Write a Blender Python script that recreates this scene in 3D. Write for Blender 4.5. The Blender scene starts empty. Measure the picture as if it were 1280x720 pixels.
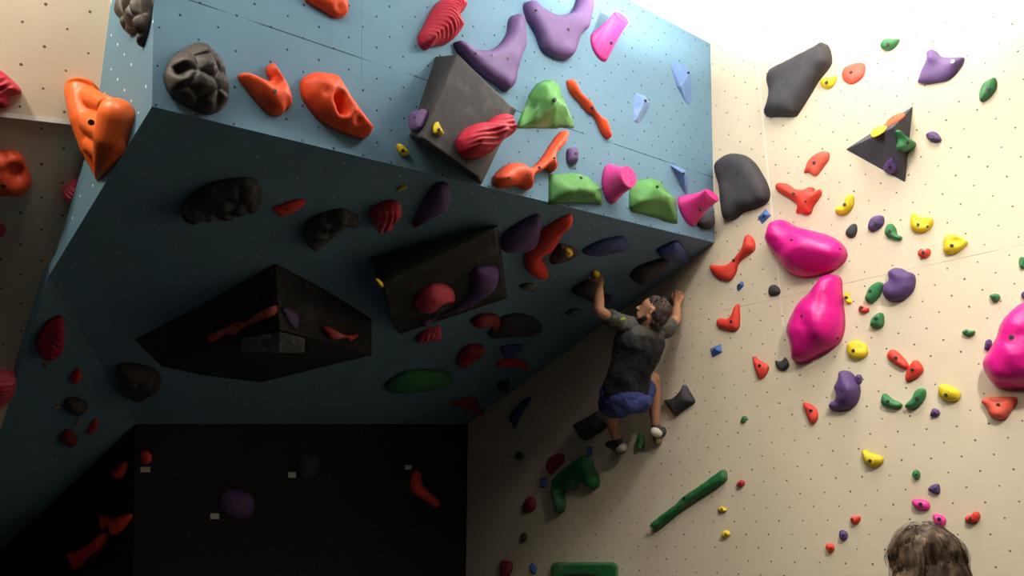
import bpy, bmesh, math, random
import numpy as np
from mathutils import Vector, Matrix, noise
from mathutils.geometry import delaunay_2d_cdt
random.seed(4)
scene = bpy.context.scene
COL = scene.collection
# ------------------------------------------------------------------ camera and frames
FPX = 1023.1
def unit(v):
    v = np.array(v, float); return v/np.linalg.norm(v)
XC = unit((1080, -143, -FPX)); YC = unit((-1010, -308, -FPX)); YC = unit(YC-XC*(XC@YC)); ZC = np.cross(XC, YC)
R = np.stack([XC, YC, ZC])
C = np.array([0, 0, 1.75])
def ray(px, py): return R@np.array([px-640, 360-py, -FPX])
def at(px, py, depth):
    r = ray(px, py); return C+r/FPX*depth
def proj(p):
    c = R.T@(np.array(p)-C); return 640+FPX*c[0]/-c[2], 360-FPX*c[1]/-c[2]
class Plane:
    def __init__(s, p, n, up=(0, 0, 1)):
        s.o = np.array(p, float); s.n = unit(n)
        if s.n@(C-s.o) < 0: s.n = -s.n
        up = np.array(up, float); s.v = unit(up-s.n*(up@s.n)); s.u = np.cross(s.v, s.n)
    def hit(s, px, py, h=0.0):
        r = ray(px, py); return C+r*(((s.o+s.n*h-C)@s.n)/(r@s.n))
    def uv(s, p): d = p-s.o; return np.array([d@s.u, d@s.v])
    def xyz(s, uv, h=0.0): return s.o+s.u*uv[0]+s.v*uv[1]+s.n*h
def plane3(a, b, c, up=(0, 0, 1)): return Plane(a, np.cross(b-a, c-a), up)

RW = Plane((5.25, 0, 1.894), (-.9946, 0, .1031))
B = RW.hit(893, 303); T = RW.hit(888, 55); D = RW.hit(585, 530)
FA = plane3(B, T, B-np.array([1, 0, 0])); A = FA.hit(190, 133); TL = FA.hit(192, 0)
UN = plane3(A, B, D, (0, 0, 1)); SD = plane3(A, TL, A+np.array([0, 1, 0]))
E = UN.hit(61, 345); G = UN.hit(170, 530)
BW = plane3(D, G, D-np.array([0, 0, 1])); _r = ray(0, 690); H = C+_r*(7.2/_r[1])
F2 = plane3(E, G, H)
S0 = SD.hit(139, 0); S1 = SD.hit(119, 155); J = F2.hit(0, 540)
CEIL = float(T[2])
dl = np.array([-.961, .276, 0])
EW = SD.hit(61, 345); WL = plane3(S1, EW, S1+dl); WU = plane3(S1, S0, S1+dl)

# ------------------------------------------------------------------ materials
def new_mat(name):
    m = bpy.data.materials.new(name); m.use_nodes = True
    nt = m.node_tree; b = nt.nodes['Principled BSDF']; return m, nt, b
def lin(c): return tuple((x/255/12.92 if x/255 <= .04045 else ((x/255+.055)/1.055)**2.4) for x in c)
class N:
    def __init__(s, nt): s.nt = nt
    def m(s, op, a, b=None, c=None):
        n = s.nt.nodes.new('ShaderNodeMath'); n.operation = op
        for i, x in enumerate((a, b, c)):
            if x is None: continue
            if isinstance(x, (int, float)): n.inputs[i].default_value = x
            else: s.nt.links.new(x, n.inputs[i])
        return n.outputs[0]
    def mix(s, f, a, b):
        n = s.nt.nodes.new('ShaderNodeMix'); n.data_type = 'RGBA'
        for i, x in ((0, f), (6, a), (7, b)):
            if isinstance(x, (int, float)): n.inputs[i].default_value = x
            elif isinstance(x, tuple): n.inputs[i].default_value = (*x[:3], 1)
            else: s.nt.links.new(x, n.inputs[i])
        return n.outputs[2]
    def noise(s, vec, scale, detail=3, rough=.5):
        n = s.nt.nodes.new('ShaderNodeTexNoise'); n.inputs['Scale'].default_value = scale
        n.inputs['Detail'].default_value = detail; n.inputs['Roughness'].default_value = rough
        s.nt.links.new(vec, n.inputs['Vector']); return n.outputs['Fac']
    def ramp(s, f, a, b):
        n = s.nt.nodes.new('ShaderNodeMapRange'); n.inputs[1].default_value = a; n.inputs[2].default_value = b
        n.clamp = True; s.nt.links.new(f, n.inputs[0]); return n.outputs[0]
    def coord(s, which):
        return s.nt.nodes.new('ShaderNodeTexCoord').outputs[which]
def bump(nt, b, h, strength, dist=.01):
    n = nt.nodes.new('ShaderNodeBump'); n.inputs['Strength'].default_value = strength; n.inputs['Distance'].default_value = dist
    nt.links.new(h, n.inputs['Height']); nt.links.new(n.outputs[0], b.inputs['Normal'])
def wall_mat(name, col, dot=None, grids=(), seams=(), rough=.75, var=.12, split=None, radius=.008, drop=.02, stain=.0, staincol=(.1, .09, .07)):
    m, nt, b = new_mat(name); k = N(nt)
    uv = nt.nodes.new('ShaderNodeUVMap').outputs[0]
    sep = nt.nodes.new('ShaderNodeSeparateXYZ'); nt.links.new(uv, sep.inputs[0]); u, v = sep.outputs[0], sep.outputs[1]
    base = lin(col)
    n1 = k.noise(uv, 1.3, 5, .6); n2 = k.noise(uv, 9, 4, .6)
    c = k.mix(k.ramp(n1, .3, .7), tuple(x*(1-var) for x in base), tuple(min(1, x*(1+var*.6)) for x in base))
    c = k.mix(k.m('MULTIPLY', k.ramp(n2, .35, .75), var*.8), c, tuple(x*.75 for x in base))
    if stain:
        mp = nt.nodes.new('ShaderNodeMapping'); mp.inputs['Scale'].default_value = (1.2, 5, 1); nt.links.new(uv, mp.inputs[0])
        c = k.mix(k.m('MULTIPLY', k.ramp(k.noise(mp.outputs[0], 2.1, 6, .7), .56, .8), stain), c, staincol)
    masks = []
    for (u0, v0, hx, hy) in grids:
        a = k.m('DIVIDE', k.m('SUBTRACT', u, u0), hx); bb = k.m('DIVIDE', k.m('SUBTRACT', v, v0), hy)
        ra = k.m('ROUND', a); rb = k.m('ROUND', bb)
        par = k.m('FLOORED_MODULO', k.m('ADD', ra, rb), 2.0)
        du = k.m('MULTIPLY', k.m('SUBTRACT', a, ra), hx); dv = k.m('MULTIPLY', k.m('SUBTRACT', bb, rb), hy)
        d = k.m('SQRT', k.m('ADD', k.m('MULTIPLY', du, du), k.m('MULTIPLY', dv, dv)))
        wn = nt.nodes.new('ShaderNodeTexWhiteNoise'); cb = nt.nodes.new('ShaderNodeCombineXYZ')
        nt.links.new(ra, cb.inputs[0]); nt.links.new(rb, cb.inputs[1]); nt.links.new(cb.outputs[0], wn.inputs['Vector'])
        rad = k.m('MULTIPLY', k.m('ADD', k.m('MULTIPLY', wn.outputs['Value'], .4), .8), radius)
        mk = k.m('MULTIPLY', k.m('LESS_THAN', d, rad), k.m('LESS_THAN', par, .5))
        mk = k.m('MULTIPLY', mk, k.m('GREATER_THAN', wn.outputs['Value'], drop))
        masks.append(mk)
    if split is not None and len(masks) == 2:
        top = k.m('GREATER_THAN', v, split)
        mk = k.m('ADD', k.m('MULTIPLY', masks[0], k.m('SUBTRACT', 1.0, top)), k.m('MULTIPLY', masks[1], top))
    elif masks: mk = masks[0]
    else: mk = None
    for (axis, val, lo, hi, w, sc) in seams:
        p, q = (v, u) if axis == 'v' else (u, v)
        wob = k.m('MULTIPLY', k.m('SUBTRACT', k.noise(uv, 2.0, 1), .5), .006)
        s_ = k.m('LESS_THAN', k.m('ABSOLUTE', k.m('SUBTRACT', k.m('ADD', p, wob), val)), w)
        s_ = k.m('MULTIPLY', s_, k.m('MULTIPLY', k.m('GREATER_THAN', q, lo), k.m('LESS_THAN', q, hi)))
        s_ = k.m('MULTIPLY', s_, k.ramp(k.noise(uv, 3.0, 2), .35, .55))
        c = k.mix(s_, c, lin(sc))
    if mk is not None: c = k.mix(mk, c, lin(dot))
    nt.links.new(c, b.inputs['Base Color']); b.inputs['Roughness'].default_value = rough
    b.inputs['Specular IOR Level'].default_value = .25
    bump(nt, b, k.noise(uv, 60, 3), .12, .004)
    return m
_mats = {}
def hold_mat(key, col, rough=.5, chalk=0.0, spec=.4, var=.12, facing=None):
    if key in _mats: return _mats[key]
    m, nt, b = new_mat(key); k = N(nt); ob = k.coord('Object'); base = lin(col)
    c = k.mix(k.ramp(k.noise(ob, 9, 4), .3, .7), tuple(x*(1-var) for x in base), tuple(min(1, x*(1+var*.5)) for x in base))
    if chalk:
        c = k.mix(k.m('MULTIPLY', k.ramp(k.noise(ob, 7, 6, .7), .5, .72), chalk), c, (.55, .53, .48))
    nt.links.new(c, b.inputs['Base Color'])
    r = k.m('ADD', k.m('MULTIPLY', k.noise(ob, 14, 3), .15), rough-.07); nt.links.new(r, b.inputs['Roughness'])
    b.inputs['Specular IOR Level'].default_value = spec
    bump(nt, b, k.noise(ob, 160, 2), .15, .002)
    _mats[key] = m; return m
PAL = dict(
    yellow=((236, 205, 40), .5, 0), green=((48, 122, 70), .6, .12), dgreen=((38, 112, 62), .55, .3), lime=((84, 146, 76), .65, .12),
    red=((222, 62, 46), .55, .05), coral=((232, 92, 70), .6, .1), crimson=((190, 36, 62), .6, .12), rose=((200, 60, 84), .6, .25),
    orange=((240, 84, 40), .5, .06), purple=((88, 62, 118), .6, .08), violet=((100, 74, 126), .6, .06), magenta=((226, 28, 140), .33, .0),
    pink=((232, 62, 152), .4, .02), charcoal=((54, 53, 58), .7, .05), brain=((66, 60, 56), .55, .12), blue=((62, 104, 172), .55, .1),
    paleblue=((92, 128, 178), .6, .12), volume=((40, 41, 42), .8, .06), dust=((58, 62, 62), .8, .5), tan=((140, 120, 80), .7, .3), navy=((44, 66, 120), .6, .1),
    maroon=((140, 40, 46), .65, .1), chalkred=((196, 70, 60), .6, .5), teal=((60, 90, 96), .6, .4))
def pal(n):
    c, r, ch = PAL[n]; return hold_mat('paint_'+n, c, r, ch)
DARK, _nt, _b = new_mat('bolt_socket'); _b.inputs['Base Color'].default_value = (.012, .012, .014, 1); _b.inputs['Roughness'].default_value = .6
CHROME, _nt, _b = new_mat('chrome'); _b.inputs['Base Color'].default_value = (.8, .8, .8, 1); _b.inputs['Metallic'].default_value = 1; _b.inputs['Roughness'].default_value = .25

# ------------------------------------------------------------------ object helpers
def link(name, me, mats, parent=None, loc=None):
    o = bpy.data.objects.new(name, me); COL.objects.link(o)
    for m in (mats if isinstance(mats, (list, tuple)) else [mats]): me.materials.append(m)
    if parent is not None:
        o.parent = parent; o.matrix_parent_inverse = Matrix.Identity(4)
    if loc is not None: o.location = loc
    return o
def tag(o, label, cat, group=None):
    o['label'] = label; o['category'] = cat
    if group: o['group'] = group
    return o
def mesh_from(name, V, F, origin, smooth=True):
    me = bpy.data.meshes.new(name)
    me.from_pydata([tuple(np.array(v)-origin) for v in V], [], F); me.update()
    bm = bmesh.new(); bm.from_mesh(me); bmesh.ops.recalc_face_normals(bm, faces=bm.faces)
    for f in bm.faces: f.smooth = smooth
    bm.to_mesh(me); bm.free(); return me
def slab(name, pts, pl, mat, thick=.06, kind='structure'):
    """a wall panel: polygon on a plane, with thickness behind it and a metric UV map"""
    pts = [np.array(p) for p in pts]; n = len(pts)
    V = pts+[p-pl.n*thick for p in pts]
    F = [list(range(n)), list(range(2*n-1, n-1, -1))]+[[i, (i+1) % n, (i+1) % n+n, i+n] for i in range(n)]
    me = mesh_from(name, V, F, np.zeros(3), False); o = link(name, me, mat)
    uvl = me.uv_layers.new(name='UVMap')
    for lp in me.loops: uvl.data[lp.index].uv = pl.uv(np.array(me.vertices[lp.vertex_index].co))
    o['kind'] = kind; return o

# zoom crops used while reading the outlines: origin and magnification
ZM = dict(a=(880, 0, 3.2), b=(880, 180, 3.2), c=(880, 350, 3.2), d=(880, 495, 3.2), e=(580, 495, 3.2), t1=(0, 0, 4), t2=(320, 0, 4), t3=(560, 0, 4),
          l1=(0, 180, 4), l2=(320, 180, 4), m=(600, 140, 4), n=(600, 300, 4), k=(400, 300, 4), p=(0, 350, 4), q=(0, 540, 4), r=(320, 540, 4),
          g=(630, 540, 4), j=(700, 470, 7.11), v=(490, 100, 5.144), w=(0, 420, 5.333), x=(200, 180, 4.923), y=(440, 390, 4.923), z=(620, 260, 4.5),
          dia=(140, 310, 3.765), s=(40, 540, 4), h=(710, 330, 8), px=(0, 0, 1), py=(1040, 120, 6), o=(440, 270, 5.8), bt=(0, 70, 3.6))
def Z(z, pts):
    ox, oy, s = ZM[z]; return [(ox+p[0]/s, oy+p[1]/s)+tuple(p[2:]) for p in pts]
def catmull(P, n):
    P = np.array(P); m = len(P); out = []
    for i in range(m):
        p0, p1, p2, p3 = P[i-1], P[i], P[(i+1) % m], P[(i+2) % m]
        for j in range(6):
            t = j/6; out.append(.5*((2*p1)+(-p0+p2)*t+(2*p0-5*p1+4*p2-p3)*t*t+(-p0+3*p1-3*p2+p3)*t**3))
    return resample(np.array(out), n)
def resample(P, n):
    Q = np.vstack([P, P[:1]]); L = np.r_[0, np.cumsum(np.linalg.norm(np.diff(Q, axis=0), axis=1))]
    t = np.linspace(0, L[-1], n, endpoint=False)
    return np.stack([np.interp(t, L, Q[:, 0]), np.interp(t, L, Q[:, 1])], 1)
def area(P): x, y = P[:, 0], P[:, 1]; return .5*np.sum(x*np.roll(y, -1)-y*np.roll(x, -1))
def seg_dist(pts, P):
    a = P[None]; b = np.roll(P, -1, 0)[None]; p = pts[:, None]
    ab = b-a; t = np.clip(((p-a)*ab).sum(2)/np.maximum((ab*ab).sum(2), 1e-12), 0, 1)
    return np.linalg.norm(p-(a+ab*t[..., None]), axis=2).min(1)
def inside(pts, P):
    x, y = pts[:, 0][:, None], pts[:, 1][:, None]; a = P; b = np.roll(P, -1, 0)
    c = ((a[:, 1] > y) != (b[:, 1] > y)) & (x < (b[:, 0]-a[:, 0])*(y-a[:, 1])/(b[:, 1]-a[:, 1]+1e-15)+a[:, 0])
    return c.sum(1) % 2 == 1
def worley(p, cell, seed):
    q = p/cell; i0 = np.floor(q); best = np.full(len(p), 9.); sec = np.full(len(p), 9.)
    for di in (-1, 0, 1):
        for dj in (-1, 0, 1):
            c = i0+np.array([di, dj]); h = np.sin(c[:, 0]*127.1+c[:, 1]*311.7+seed)*43758.5; h2 = np.sin(c[:, 0]*269.5+c[:, 1]*183.3+seed)*43758.5
            f = c+np.stack([h-np.floor(h), h2-np.floor(h2)], 1)*.8+.1
            dd = np.linalg.norm(q-f, axis=1); sec = np.minimum(sec, np.maximum(dd, best)); best = np.minimum(best, dd)
    return best, sec
HN = [0]
def hold(label, pl, colr, pts, h=.05, w=None, bumps=(), bolts=(), ribs=None, brain=None, dens=1.0, smooth=True, cat='climbing hold', group=None,
         name='climbing_hold', mat=None, rough=.0, prof='dome', fit=True, nooff=False, chromed=False):
    """a climbing hold standing on plane pl: traced footprint, its own thickness and relief"""
    HN[0] += 1; seed = HN[0]*1.37
    P3 = [pl.hit(x[0], x[1]) for x in pts]; P = np.array([pl.uv(p) for p in P3])
    n = int(56*dens**.5) if smooth else len(P)
    P = catmull(P, n) if smooth else resample(P, 60)
    if area(P) < 0: P = P[::-1]
    n = len(P)
    c = P.mean(0); c3 = pl.xyz(c); v = C-c3; depth = np.linalg.norm(v); mpp = depth/FPX
    s = -np.array([v@pl.u, v@pl.v])/(v@pl.n)
    ar = abs(area(P)); g0 = math.sqrt(ar/(110*dens))
    def normals(P):
        t = np.roll(P, -1, 0)-np.roll(P, 1, 0); t /= np.maximum(np.linalg.norm(t, axis=1, keepdims=True), 1e-9)
        return np.stack([t[:, 1], -t[:, 0]], 1)
    grid = [(x, y) for x in np.arange(P[:, 0].min(), P[:, 0].max(), g0) for y in np.arange(P[:, 1].min(), P[:, 1].max(), g0)]
    grid = np.array(grid) if grid else c[None]
    gi = grid[inside(grid, P)]
    dmax = seg_dist(gi, P).max() if len(gi) else math.sqrt(ar)*.4
    W = min(w or 9, dmax)
    if fit:
        m = normals(P); a = np.maximum((m*s).sum(1), 0)
        e = np.minimum(np.sqrt(W*W+(a*h)**2)-W, dmax*.75)
        for _ in range(3): e = (np.roll(e, 1)+e*2+np.roll(e, -1))/4
        P = P-m*e[:, None]
    m = normals(P)
    rings = [P-m*(g0*f) for f in (.28, .7)]
    grid = []
    ny = 0; y = P[:, 1].min()
    while y < P[:, 1].max():
        x = P[:, 0].min()+(g0*.5 if ny % 2 else 0)
        while x < P[:, 0].max(): grid.append((x, y)); x += g0
        y += g0*.87; ny += 1
    grid = np.array(grid) if grid else c[None]
    grid = grid[inside(grid, P)]
    if len(grid): grid = grid[seg_dist(grid, P) > g0*1.05]
    rr = []
    for f, rg in zip((.28, .7), rings):
        k = inside(rg, P)&(seg_dist(rg, P) > g0*f*.8); rr.append(rg[k])
    I = np.vstack([P]+rr+([grid] if len(grid) else []))
    vv, ee, ff, *_ = delaunay_2d_cdt([Vector(p) for p in I], [], [list(range(n))], 1, 1e-6)
    Q = np.array([tuple(q) for q in vv])
    d = seg_dist(Q, P); d[d < 1e-6] = 0
    dm = max(d.max(), 1e-6); W = min(W, dm)
    t = np.clip(d/W, 0, 1)
    hh = h*np.sqrt(np.maximum(1-(1-t)**2, 0)) if prof == 'dome' else (h*t if prof == 'cone' else h*np.clip(t*3, 0, 1)**.7*(.75+.25*t))
    edge = np.clip(d/(W*.5), 0, 1)
    for (bx, by, amp, rad) in bumps:
        b0 = pl.uv(pl.hit(bx, by, h)); q = np.linalg.norm(Q-b0, axis=1)/(rad*mpp)
        hh = hh+amp*np.exp(-q*q)*edge
    if ribs:
        ang, lam, amp = ribs; dr = np.array([math.cos(ang), math.sin(ang)])
        wob = np.array([noise.noise(Vector((q[0]*6, q[1]*6, seed))) for q in Q])
        hh = hh+amp*np.sin(2*math.pi*((Q@dr)+wob*.02)/lam)*edge
    if brain:
        cell, amp = brain; w1, w2 = worley(Q, cell, seed); hh = hh+amp*(np.minimum((w2-w1)*1.35, 1)**.5-.6)*np.clip(d/(W*.25), 0, 1)
    nz = np.array([noise.noise(Vector((q[0]*9, q[1]*9, seed)))+.5*noise.noise(Vector((q[0]*25, q[1]*25, seed))) for q in Q])
    hh = hh*(1+.10*nz)+rough*nz*edge
    hh = np.where(d > 1e-5, np.maximum(hh, .002), -.002)
    V = [pl.xyz(q, z) for q, z in zip(Q, hh)]
    F = [list(f) for f in ff]
    bound = {}
    for f in F:
        for i in range(3):
            e2 = (f[i], f[(i+1) % 3]); bound[e2] = 1
    nxt = {a2: b2 for (a2, b2) in bound if (b2, a2) not in bound}
    if nxt:
        st = next(iter(nxt)); loop = [st]; cur = nxt[st]
        while cur != st and len(loop) < 5000 and cur in nxt: loop.append(cur); cur = nxt[cur]
        F.append(loop[::-1])
    org = c3
    me = mesh_from(name, V, F, org, smooth or True)
    o = link(name, me, mat or pal(colr), None, org); tag(o, label, cat, group)
    for bx in bolts:
        z = h
        for _ in range(4):
            q = pl.uv(pl.hit(bx[0], bx[1], z)); z = float(hh[np.argmin(np.linalg.norm(Q-q, axis=1))])
        rad = (bx[2] if len(bx) > 2 else 2.0)*mpp
        bolt(o, pl.xyz(q, z-.003), pl.n, rad, CHROME if chromed else DARK, 'screw' if len(bx) > 2 and bx[2] <= 1.35 and bx is not bolts[0] else 'bolt')
    return o
def bolt(parent, p, nrm, rad, mat=None, name='bolt'):
    bm = bmesh.new()
    bmesh.ops.create_cone(bm, cap_ends=True, segments=12, radius1=rad*1.1, radius2=rad, depth=.012)
    rot = Vector(nrm).to_track_quat('Z', 'Y').to_matrix().to_4x4(); bmesh.ops.transform(bm, matrix=rot, verts=bm.verts)
    me = bpy.data.meshes.new(name); bm.to_mesh(me); bm.free()
    b = link(name, me, mat or DARK, parent, tuple(np.array(p)-np.array(parent.location))); return b
def poly(label, pl, colr, verts, faces, name='climbing_volume', cat='climbing volume', group=None, bevel=.006, sub=0, amp=0, mat=None, smooth=False):
    """faceted volume: every vertex is (px, py, height above its wall)"""
    V = [pl.hit(v[0], v[1], (v[2] if len(v) > 2 else 0) or -.003) for v in verts]; org = np.mean(V, 0)
    me = mesh_from(name, V, faces, org, smooth)
    if sub:
        bm = bmesh.new(); bm.from_mesh(me)
        bmesh.ops.triangulate(bm, faces=bm.faces)
        bmesh.ops.subdivide_edges(bm, edges=bm.edges, cuts=sub, use_grid_fill=True)
        for v in bm.verts:
            p = np.array(v.co)+org; hgt = (p-pl.o)@pl.n
            if hgt > .004:
                v.co += v.normal*(noise.noise(Vector(p*14))*amp+noise.noise(Vector(p*40))*amp*.5)
        bm.to_mesh(me); bm.free()
    o = link(name, me, mat or pal(colr), None, org); tag(o, label, cat, group)
    if bevel:
        b = o.modifiers.new('bevel', 'BEVEL'); b.width = bevel; b.segments = 2; b.limit_method = 'ANGLE'
    return o, V
def loft(label, pl, colr, rings, group=None, name='climbing_hold', cat='climbing hold', bolts=(), seg=40, rim=.85):
    """rings: (px, py, height, list of half-axis vectors in px (ax,ay),(bx,by)) -> round horn standing off the wall"""
    V = []; F = []
    for (cx, cy, hgt, a, b2) in rings:
        for i in range(seg):
            t = 2*math.pi*i/seg; V.append(pl.hit(cx+a[0]*math.cos(t)+b2[0]*math.sin(t), cy+a[1]*math.cos(t)+b2[1]*math.sin(t), hgt))
    for r_ in range(len(rings)-1):
        for i in range(seg): j = (i+1) % seg; F.append([r_*seg+i, r_*seg+j, (r_+1)*seg+j, (r_+1)*seg+i])
    F.append(list(range(seg))[::-1]); F.append([(len(rings)-1)*seg+i for i in range(seg)])
    cap0 = [V[(len(rings)-1)*seg+i] for i in range(seg)]
    org = np.mean(V[:seg], 0); me = mesh_from(name, V, F, org, True)
    for f in me.polygons:
        if len(f.vertices) > 10: f.use_smooth = False
    o = link(name, me, pal(colr), None, org); tag(o, label, cat, group)
    for bx in bolts: bolt(o, pl.hit(bx[0], bx[1], bx[2]), pl.n, .011)
    cc = np.mean(cap0, 0); cn = unit(np.cross(cap0[0]-cc, cap0[seg//4]-cc)); cn = cn if cn@pl.n > 0 else -cn
    V2 = [cc+(p-cc)*.93+cn*.003 for p in cap0]+[cc+(p-cc)*.93-cn*.004 for p in cap0]
    F2_ = [list(range(seg)), list(range(2*seg-1, seg-1, -1))]+[[i, (i+1) % seg, (i+1) % seg+seg, i+seg] for i in range(seg)]
    c_ = link('end_face', mesh_from('end_face', V2, F2_, org, False), pal(colr), o, (0, 0, 0))
    return o
# ------------------------------------------------------------------ the room
CREAM = (226, 214, 190)
m_rw = wall_mat('beige_wall', (222, 208, 182), (108, 94, 78), grids=((0, 0, 1, 1),)*0 or ((RW.uv(np.array([0, 2.056, 0]))[0], -.612, .0853, .0865), (RW.uv(np.array([0, 1.587, 0]))[0], 2.674, .0905, .0955)),
                split=.90, radius=.0055, drop=.03, var=.05, stain=.14, staincol=lin((150, 135, 110)),
                seams=(('v', .905, RW.uv(np.array([0, 3.3, 0]))[0] if RW.u[1] > 0 else -9, 9, .002, (160, 146, 122)),
                       ('u', RW.uv(np.array([0, 2.739, 0]))[0], .7, 9, .006, (236, 226, 208))))
u_f = FA.u[0]
m_fa = wall_mat('blue_wall', (102, 137, 158), (48, 58, 66), grids=(((1.276-B[0])*u_f, .445, .085, .087),), radius=.0062, drop=.05, var=.10, stain=.12, staincol=lin((64, 96, 116)),
                seams=(('v', .53, -9, 9, .003, (44, 62, 78)), ('u', (2.204-B[0])*u_f, .4, 9, .002, (66, 96, 116))))
m_un = wall_mat('blue_wall_underside', (102, 137, 158), (235, 235, 225), grids=((.03, .02, .085, .087),), radius=.0035, drop=.45, var=.12)
m_sd = wall_mat('blue_wall_side', (102, 137, 158), (250, 250, 245), grids=((.02, .03, .085, .087),), radius=.006, drop=.3, var=.06)
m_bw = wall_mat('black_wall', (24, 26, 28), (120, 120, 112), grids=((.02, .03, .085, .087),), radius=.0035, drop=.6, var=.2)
m_lf = wall_mat('cream_wall', (222, 208, 182), (108, 94, 78), grids=((.05, .04, .0905, .0955),), radius=.0065, drop=.05, var=.07, stain=.1, staincol=lin((150, 135, 110)))
m_ce = wall_mat('ceiling_paint', (240, 238, 232), var=.02)
m_fl = wall_mat('crash_mat', (52, 54, 58), var=.15, seams=(('u', 0, -9, 9, .01, (20, 20, 22)), ('v', 0, -9, 9, .01, (20, 20, 22))))
def rwp(y, z):
    v = RW.n; x = 5.25+(z-1.894)*.1031/.9946; return np.array([x, y, z])
slab('wall_right', [rwp(-4, 0), rwp(6.3, 0), rwp(6.3, CEIL+.1), rwp(-4, CEIL+.1)], RW, m_rw)
tu = (CEIL-A[2])
def fap(x, z):
    q = B+(T-B)*((z-B[2])/(T[2]-B[2])); return np.array([x, q[1], z])
def sup(p, z):  # up the side plane along the fascia edge
    d = TL-A; return A+d*((z-A[2])/d[2])
FT = sup(A, CEIL)
slab('wall_front', [A, B, np.array([T[0], T[1], CEIL]), FT], FA, m_fa)
slab('wall_overhang', [A, B, D, G, E], UN, m_un)
BW2 = plane3(G, H, G-np.array([0, 0, 1]))
def ext(a, b, z): d = b-a; return a+d*((z-a[2])/d[2])
Jf = ext(E, J, 0.0); Hf = ext(G, H, 0.0)
He = G+(H-G)*1.5; Je = J+(J-E)*.8
slab('wall_pillar', [E, G, He, Je], F2, m_un)
Gf = G*np.array([1, 1, 0]); Hef = He*np.array([1, 1, 0])
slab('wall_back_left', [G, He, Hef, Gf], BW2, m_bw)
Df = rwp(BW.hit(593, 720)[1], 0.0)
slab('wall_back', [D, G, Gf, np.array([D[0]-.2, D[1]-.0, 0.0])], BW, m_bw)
SC = ext(S1, S0, CEIL)
slab('wall_side', [A, FT, SC, S1, EW, E], SD, m_sd)
slab('wall_left_upper', [S1, SC, SC+dl*6, S1+dl*6], WU, m_lf)
Wf = ext(EW, WL.hit(0, 540), 0.0)
slab('wall_left_lower', [S1, S1+dl*6, Wf+dl*6, Wf, EW], WL, m_lf)
FLR = Plane((0, 0, 0), (0, 0, 1), (0, 1, 0)); CLG = Plane((0, 0, CEIL), (0, 0, -1), (0, 1, 0))
slab('floor', [(-6, -6, 0), (6, -6, 0), (6, 12, 0), (-6, 12, 0)], FLR, m_fl, .3)
slab('ceiling', [(-6, -6, CEIL), (6, -6, CEIL), (6, 5.6, CEIL), (-6, 5.6, CEIL)], CLG, m_ce, .05)

_l = 6.0; _q = [S1, S1+dl*_l]; _n = WU.n
slab('trim_1', [S1+_n*.004-WU.v*.016, S1+dl*_l+_n*.004-WU.v*.016, S1+dl*_l+_n*.004+WU.v*.006, S1+_n*.004+WU.v*.006], Plane(S1+_n*.004, _n), m_ce, .003)
# ------------------------------------------------------------------ right wall holds
GR = 'holds on the beige right wall'
def rh(label, col, z, pts, h=.035, bolts=(), **k):
    bs = [Z(z, [b])[0] if len(b) < 3 else (*Z(z, [b[:2]])[0], b[2]) for b in bolts]
    bm_ = [(*Z(z, [b[:2]])[0], b[2], b[3]) for b in k.pop('bumps', ())]
    return hold(label, k.pop('pl', RW), col, Z(z, pts), h, bolts=bs, bumps=bm_, group=k.pop('group', GR), **k)
rh('large charcoal slab hold with a slanted top, highest dark hold on the beige wall', 'charcoal', 'a', [(255,300),(275,270),(370,222),(470,175),(490,170),(505,195),(514,240),(505,270),(465,320),(425,385),(380,455),(362,468),(300,468),(250,470),(241,458),(258,380),(250,330)], .11, w=.07, bolts=[(488,201,1.2),(310,311,1.2)])
rh('yellow hold tucked against the right edge of the high charcoal slab', 'yellow', 'a', [(465,325),(480,312),(510,308),(532,303),(530,325),(515,348),(495,357),(475,350)], .035, bolts=[(490,330)])
rh('coral red egg-shaped hold right of the high charcoal slab', 'coral', 'a', [(552,290),(565,268),(600,254),(632,250),(646,265),(642,300),(620,325),(590,338),(565,328),(553,310)], .03, bolts=[(588,290)])
rh('green teardrop hold alone near the top of the beige wall', 'green', 'a', [(706,178),(720,158),(750,155),(783,158),(775,180),(755,198),(733,205),(712,195)], .04, bolts=[(733,178)])
rh('purple three-cornered hold with a shiny bolt at the top of the beige wall', 'violet', 'a', [(855,325),(870,280),(888,240),(890,210),(910,197),(930,205),(950,225),(985,230),(1035,228),(1043,240),(1030,268),(1000,305),(970,325),(920,335),(885,340),(860,333)], .05, bumps=[(912,225,.03,8),(1015,245,.015,7)], bolts=[(995,246)], chromed=True, dens=1.6)
rh('green leaf-shaped hold right of the purple three-cornered hold', 'green', 'a', [(1102,400),(1103,365),(1120,330),(1160,310),(1172,325),(1170,355),(1150,385),(1120,408),(1108,407)], .04, bolts=[(1135,356)])
rh('small purple pebble hold right of the dark pyramid volume', 'purple', 'a', [(888,540),(905,527),(930,530),(950,555),(945,568),(920,571),(900,562)], .035, bolts=[(912,548)])
rh('red crimp hold with a squared edge left of the dark pyramid volume', 'coral', 'a', [(402,680),(415,645),(440,620),(475,605),(502,612),(500,640),(475,675),(455,700),(440,704),(420,692),(402,694)], .035, bolts=[(440,652)])
rh('big charcoal shield hold beside the blue wall corner', 'charcoal', 'b', [(40,95),(55,65),(90,45),(120,38),(165,45),(205,75),(235,120),(262,175),(265,215),(250,240),(205,262),(160,275),(130,300),(95,310),(78,295),(65,240),(60,170),(45,120)], .10, w=.07, bolts=[(135,115)])
rh('red three-armed hold above the upper magenta blob', 'red', 'b', [(287,165),(300,155),(335,160),(365,180),(400,182),(420,172),(440,175),(445,190),(465,180),(473,192),(465,215),(440,250),(430,278),(405,284),(385,275),(368,278),(372,245),(345,220),(310,200),(290,183)], .06, bolts=[(358,200),(405,230,1.2)], dens=1.6)
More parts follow.
